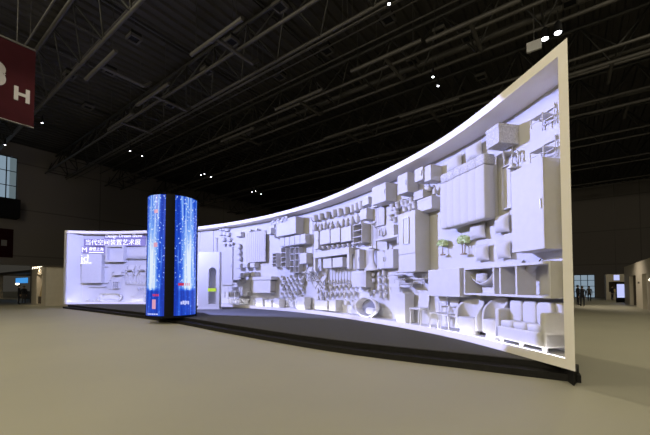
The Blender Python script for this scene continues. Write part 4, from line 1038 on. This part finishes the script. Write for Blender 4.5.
put('pole', 366.5, 371.5, 221, 248.5, .36, 'coat_stand', 'white coat stand left of the hanging curtain', 'coat stand')
put('open', 353, 362, 224, 243, .45, 'small_shelf', 'open white shelf right of the three drawer units', 'shelf', cols=1, rows=3)
put('cabinet', 354.5, 359.5, 249.5, 269, .3, 'tall_cupboard', 'narrow shaded cupboard right of the long table', 'cupboard', cols=1)
put('pole', 308.5, 313, 217, 257, .30, 'coat_stand', 'tall white coat stand left of the long table and vases', 'coat stand')
put('cabinet', 314, 318.5, 231, 249, .40, 'narrow_cabinet', 'narrow white cabinet left of the three drawer units', 'cabinet', cols=1)
put('deck', 301.5, 307.3, 265, 281, .5, 'deck_chair', 'leftmost white folding deck chair hanging right of the plates', 'deck chair', 'deck chairs on the wall')
put('deck', 308.2, 313.6, 264, 280, .5, 'deck_chair', 'middle white folding deck chair hanging left of the hanging spoons', 'deck chair', 'deck chairs on the wall')
put('deck', 315, 320.5, 274, 288.5, .5, 'deck_chair', 'lowest right white folding deck chair under the long table left leg', 'deck chair', 'deck chairs on the wall')
small('spoon', [(325+i*2.9, 276-.12*i) for i in range(8)], .12, .78, .22, 'hanging_ladle', 'long white ladle hanging in the row below the long table', 'ladle', 'ladles below the long table')
small('lathe', [(329.5+4.6*i, 289.5-.35*i) for i in range(6)], .20, .36, .22, 'goblet', 'white goblet in the upper of two rows below the ladles', 'goblet', 'goblets in the upper row', kind='goblet')
small('lathe', [(329.8+4.6*i, 297.2-.25*i) for i in range(6)], .20, .36, .22, 'goblet', 'white goblet in the lower of two rows above the toy crate', 'goblet', 'goblets in the lower row', kind='goblet')
small('lathe', [(316, 291), (319.5, 293.5), (323.5, 287.5), (324.5, 295), (320, 298.5), (316.4, 299)], .2, .3, .26, 'table_vase', 'small white vase right of the plates above the toy crate', 'vase', 'vases above the toy crate', kind='vase')
put('box', 314.5, 327, 300.5, 309.5, .5, 'toy_crate', 'low wide white crate on the ledge under the goblets', 'crate')
put('box', 328.5, 335.5, 300, 311, .42, 'paper_bin', 'pale upright bin on the ledge right of the low wide crate', 'bin')
stand('lamp', 341, 348, 301, .34, .1, 'table_lamp', 'small white table lamp on the ledge left of the hoop chair', 'lamp')
# ================================================================== left middle of the wall
put('cabinet', 276.5, 296, 218.5, 235.2, .60, 'hook_cabinet', 'big white wall cabinet with hooks along its front under the soffit', 'cabinet', cols=1, handles=False)
small('coat', [(280, 224), (285, 222.5), (290, 221.2), (293.5, 220)], .22, .30, .10, 'coat_hook', 'small grey hook on the front of the big wall cabinet', 'hook', 'hooks on the wall cabinet')
for o in [o for o in COL.objects if o.name.startswith('coat_hook')]:
    o.location += -Vector((-math.sin(o.rotation_euler.z), math.cos(o.rotation_euler.z), 0))*.61
put('cabinet', 280, 306, 236, 245.2, .50, 'bin_rack', 'white rack of five upright bins below the big wall cabinet', 'rack', cols=5, handles=False, gap=.05)
put('box', 299.5, 306.5, 253, 263.5, .5, 'white_cube', 'square white box right of the ladder shelves', 'box')
for i, (q, l) in enumerate([((272.3, 276.3, 253, 267), 'first'), ((281, 286, 247.5, 267), 'second'), ((290, 294, 247.5, 273), 'third'), ((295, 299, 247, 273), 'fourth')]):
    put('ladder', *q, .34, 'ladder_shelf', l + ' white ladder shelf from the left below the bin rack', 'shelf', 'ladder shelves', rows=4)
rd = random.Random(3)
plates = []
for j in range(5):
    for i in range(5): plates.append((281.5+i*4.7+(j % 2)*1.6+rd.uniform(-.5, .5), 277.5+j*4.3+rd.uniform(-.4, .4), rd.choice([.7, .85, 1.0, 1.15])))
small('plate', plates, .32, .32, .16, 'dinner_plate', 'round white plate in the cluster left of the deck chairs', 'plate', 'plates on the wall')
put('tv', 251.5, 270.5, 280.2, 292.8, .50, 'television', 'wide white television panel under a thick canopy shelf', 'television')
put('curtain', 245.5, 265, 231, 262, .30, 'window_curtain', 'tall white pleated curtain left of the big hook cabinet', 'curtain', folds=9)
put('box', 266.5, 271, 228, 234, .3, 'small_crate', 'small white box right of the pleated curtain top', 'box')
put('ladder', 274, 275.8, 224, 238, .3, 'narrow_rack', 'narrow white rack at the left side of the big hook cabinet', 'rack', rows=3)
put('cabinet', 222, 232.5, 247, 285, .10, 'white_door', 'plain pale door panel right of the arched portal', 'door', cols=1)
small('lathe', [(219.5, 228.5), (222.5, 228.2), (225.5, 229), (219.5, 233), (223, 233.3), (226.5, 234), (222, 239), (227.5, 239.2)], .34, .28, .28, 'wall_cup', 'small white cup in the group above the pale door panel', 'cup', 'cups above the door panel', kind='mug')
small('lathe', [(223, 244.5), (227.5, 244.5), (230.5, 243.5)], .34, .18, .28, 'wall_bowl', 'small white bowl directly above the pale door panel', 'bowl', 'bowls above the door panel', kind='bowl')
small('lathe', [(237.5, 246), (237.6, 252), (238, 258)], .34, .34, .3, 'wall_jar', 'white jar in the column between door panel and curtain', 'jar', 'jars left of the curtain', kind='jar')
put('cabinet', 235, 241, 232, 236.5, .32, 'letter_box', 'small white letter box left of the pleated curtain top', 'box', cols=1, handles=False)
BX = [(235.5, 240.3, 263.5, 268), (243, 247.7, 263, 267.5), (250, 254.7, 262.8, 267.3), (235.5, 240.5, 273, 277.8), (243.5, 248.5, 272.5, 276.5), (251, 255, 272, 276.3)]
BLB = ['upper left white drawer box below the pleated curtain', 'upper middle white drawer box below the pleated curtain', 'upper right white drawer box below the pleated curtain', 'lower left white drawer box above the umbrella plants', 'lower middle white drawer box left of the television shelf', 'lower right white drawer box just left of the television shelf']
for q, l in zip(BX, BLB): put('cabinet', *q, .42, 'drawer_box', l, 'box', 'drawer boxes below the curtain', cols=1, handles=True)
put('open', 232.5, 242, 279.5, 283, .4, 'wall_shelf', 'short white wall shelf right of the pale door panel', 'shelf', cols=1)
put('pole', 237, 241, 279, 296, .3, 'coat_stand', 'short white coat stand left of the television', 'coat stand')
put('table', 224, 235, 291, 298, .45, 'small_table', 'small white table low on the wall right of the arched portal', 'table')
put('thinchair', 228, 234, 282, 291, .4, 'wire_chair', 'white wire-legged chair standing over the small table by the portal', 'chair')
put('cabinet', 247.8, 250.2, 281, 292, .4, 'side_tower', 'slim white tower unit touching the left side of the television', 'cabinet', cols=1)
put('box', 243, 247.5, 288, 296, .4, 'waste_bin', 'white bin at the lower left of the television', 'bin')
small('lathe', [(227+2.6*i, 300.4+.1*i) for i in range(8)], .30, .34, .34, 'ledge_pot', 'small white pot in the row on the ledge near the arched portal', 'pot', 'pots on the ledge', kind='pot')
for i, (x, w_, y, l) in enumerate([(259, 7, 298, 'white box on the ledge below the television'), (268, 6, 300, 'low white box on the ledge right of the television'), (276, 6, 298.5, 'white box on the ledge below the left plates'), (300.5, 8, 297, 'white box on the ledge below the deck chairs')]):
    stand('box', x-w_/2, x+w_/2, y, .45, .1, 'ledge_box', l, 'box')
stand('stool', 283, 290, 299.5, .4, .12, 'round_stool', 'round white stool on the ledge under the plates', 'stool')
stand('stool', 251, 256, 300.5, .36, .14, 'round_stool', 'round white stool on the ledge at the end of the pot row', 'stool')
put('lathe', 293, 297.5, 297, 308, .34, 'floor_vase', 'tall white floor vase on the ledge under the plates', 'vase', kind='bottle')
put('frame', 199.5, 213.5, 229, 252, .05, 'wall_poster_panel', 'pale poster panel above the arched portal', 'poster', fill='white', fw=.04)
put('pole', 213.2, 215.8, 237, 253, .3, 'coat_stand', 'thin white coat stand above the right corner of the arched portal', 'coat stand')
# ================================================================== left part of the wall
t = put('cabinet', 81, 101.5, 253.8, 283, .52, 'linen_cabinet', 'large lilac-white cabinet with white letters at the left end of the wall', 'cabinet', cols=1, handles=False)
s, w, z0, h = spot_of(81, 101.5, 253.8, 283, .52)
o = text_mesh('letters', 'jd', .85, 'signwhite', t, .02, .0); o.location = (-.33*w, -.55, h*.83)
o = text_mesh('caption', 'home', .30, 'signwhite', t, .02, 0); o.location = (-.22*w, -.55, h*.69)
put('frame', 105, 123.5, 245.2, 261.8, .5, 'deep_frame', 'deep square white window frame below the long sign', 'frame', fw=.13)
put('open', 125, 147, 257.2, 259, .30, 'long_shelf', 'long thin white wall shelf right of the deep frame', 'shelf', cols=1, back=False, th=.04)
put('chair', 111, 121, 264, 282, .42, 'square_chair', 'white square armchair under the deep frame', 'chair', arms=True, seat=.42)
put('deck', 124, 133, 264.5, 275.5, .42, 'lounge_chair', 'left folding lounge chair under the long thin shelf', 'lounge chair', 'lounge chairs under the shelf')
put('deck', 136, 145.5, 264.5, 275.5, .42, 'lounge_chair', 'right folding lounge chair beside the blue column', 'lounge chair', 'lounge chairs under the shelf')
small('hanger', [(125+i*3.3, 280.5) for i in range(7)], .24, .60, .30, 'clothes_hanger', 'white clothes hanger in the row under the lounge chairs', 'hanger', 'clothes hangers in a row')
small('lathe', [(137.5, 290), (140.5, 290), (143.5, 290)], .16, .40, .18, 'stem_glass', 'white stem glass left of the blue column', 'glass', 'stem glasses by the column', kind='goblet')
put('open', 112.5, 118.5, 281.5, 288.5, .26, 'cube_shelf', 'small white grid shelf under the square armchair', 'shelf', cols=3, rows=3)
put('pole', 108, 110.5, 279.5, 289, .2, 'coat_stand', 'thin white coat stand left of the small grid shelf', 'coat stand')
put('tub', 97, 121, 292.8, 301.5, .45, 'bathtub', 'oval white bathtub low on the left part of the wall', 'bathtub')
put('basketw', 130.5, 144, 295.3, 302, .42, 'slatted_basket', 'slatted lilac-white basket on the ledge left of the blue column', 'basket')
for i, (x, l) in enumerate([(86, 'leftmost low white stool on the ledge'), (93, 'low white stool second from the left end of the ledge')]):
    stand('stool', x-2, x+2, 299.6, .36, .15, 'low_stool', l, 'stool')
put('lathe', 96, 98.5, 296.5, 300.5, .26, 'water_jug', 'small white jug at the left end of the bathtub', 'jug', kind='bottle')
for i, (x0, x1, y, l) in enumerate([(88, 106, 286.3, 'longest thin white ledge shelf under the lettered cabinet'), (97, 108, 282.2, 'short thin white shelf at the lower right of the lettered cabinet'), (96, 107.5, 266, 'thin white shelf at the upper right of the lettered cabinet')]):
    put('open', x0, x1, y, y+.8, .2, 'thin_shelf', l, 'shelf', cols=1, back=False, th=.03)
put('frame', 126, 146, 247.5, 256, .05, 'wide_picture', 'wide pale picture panel above the long thin shelf', 'picture', fill='white', fw=.04)
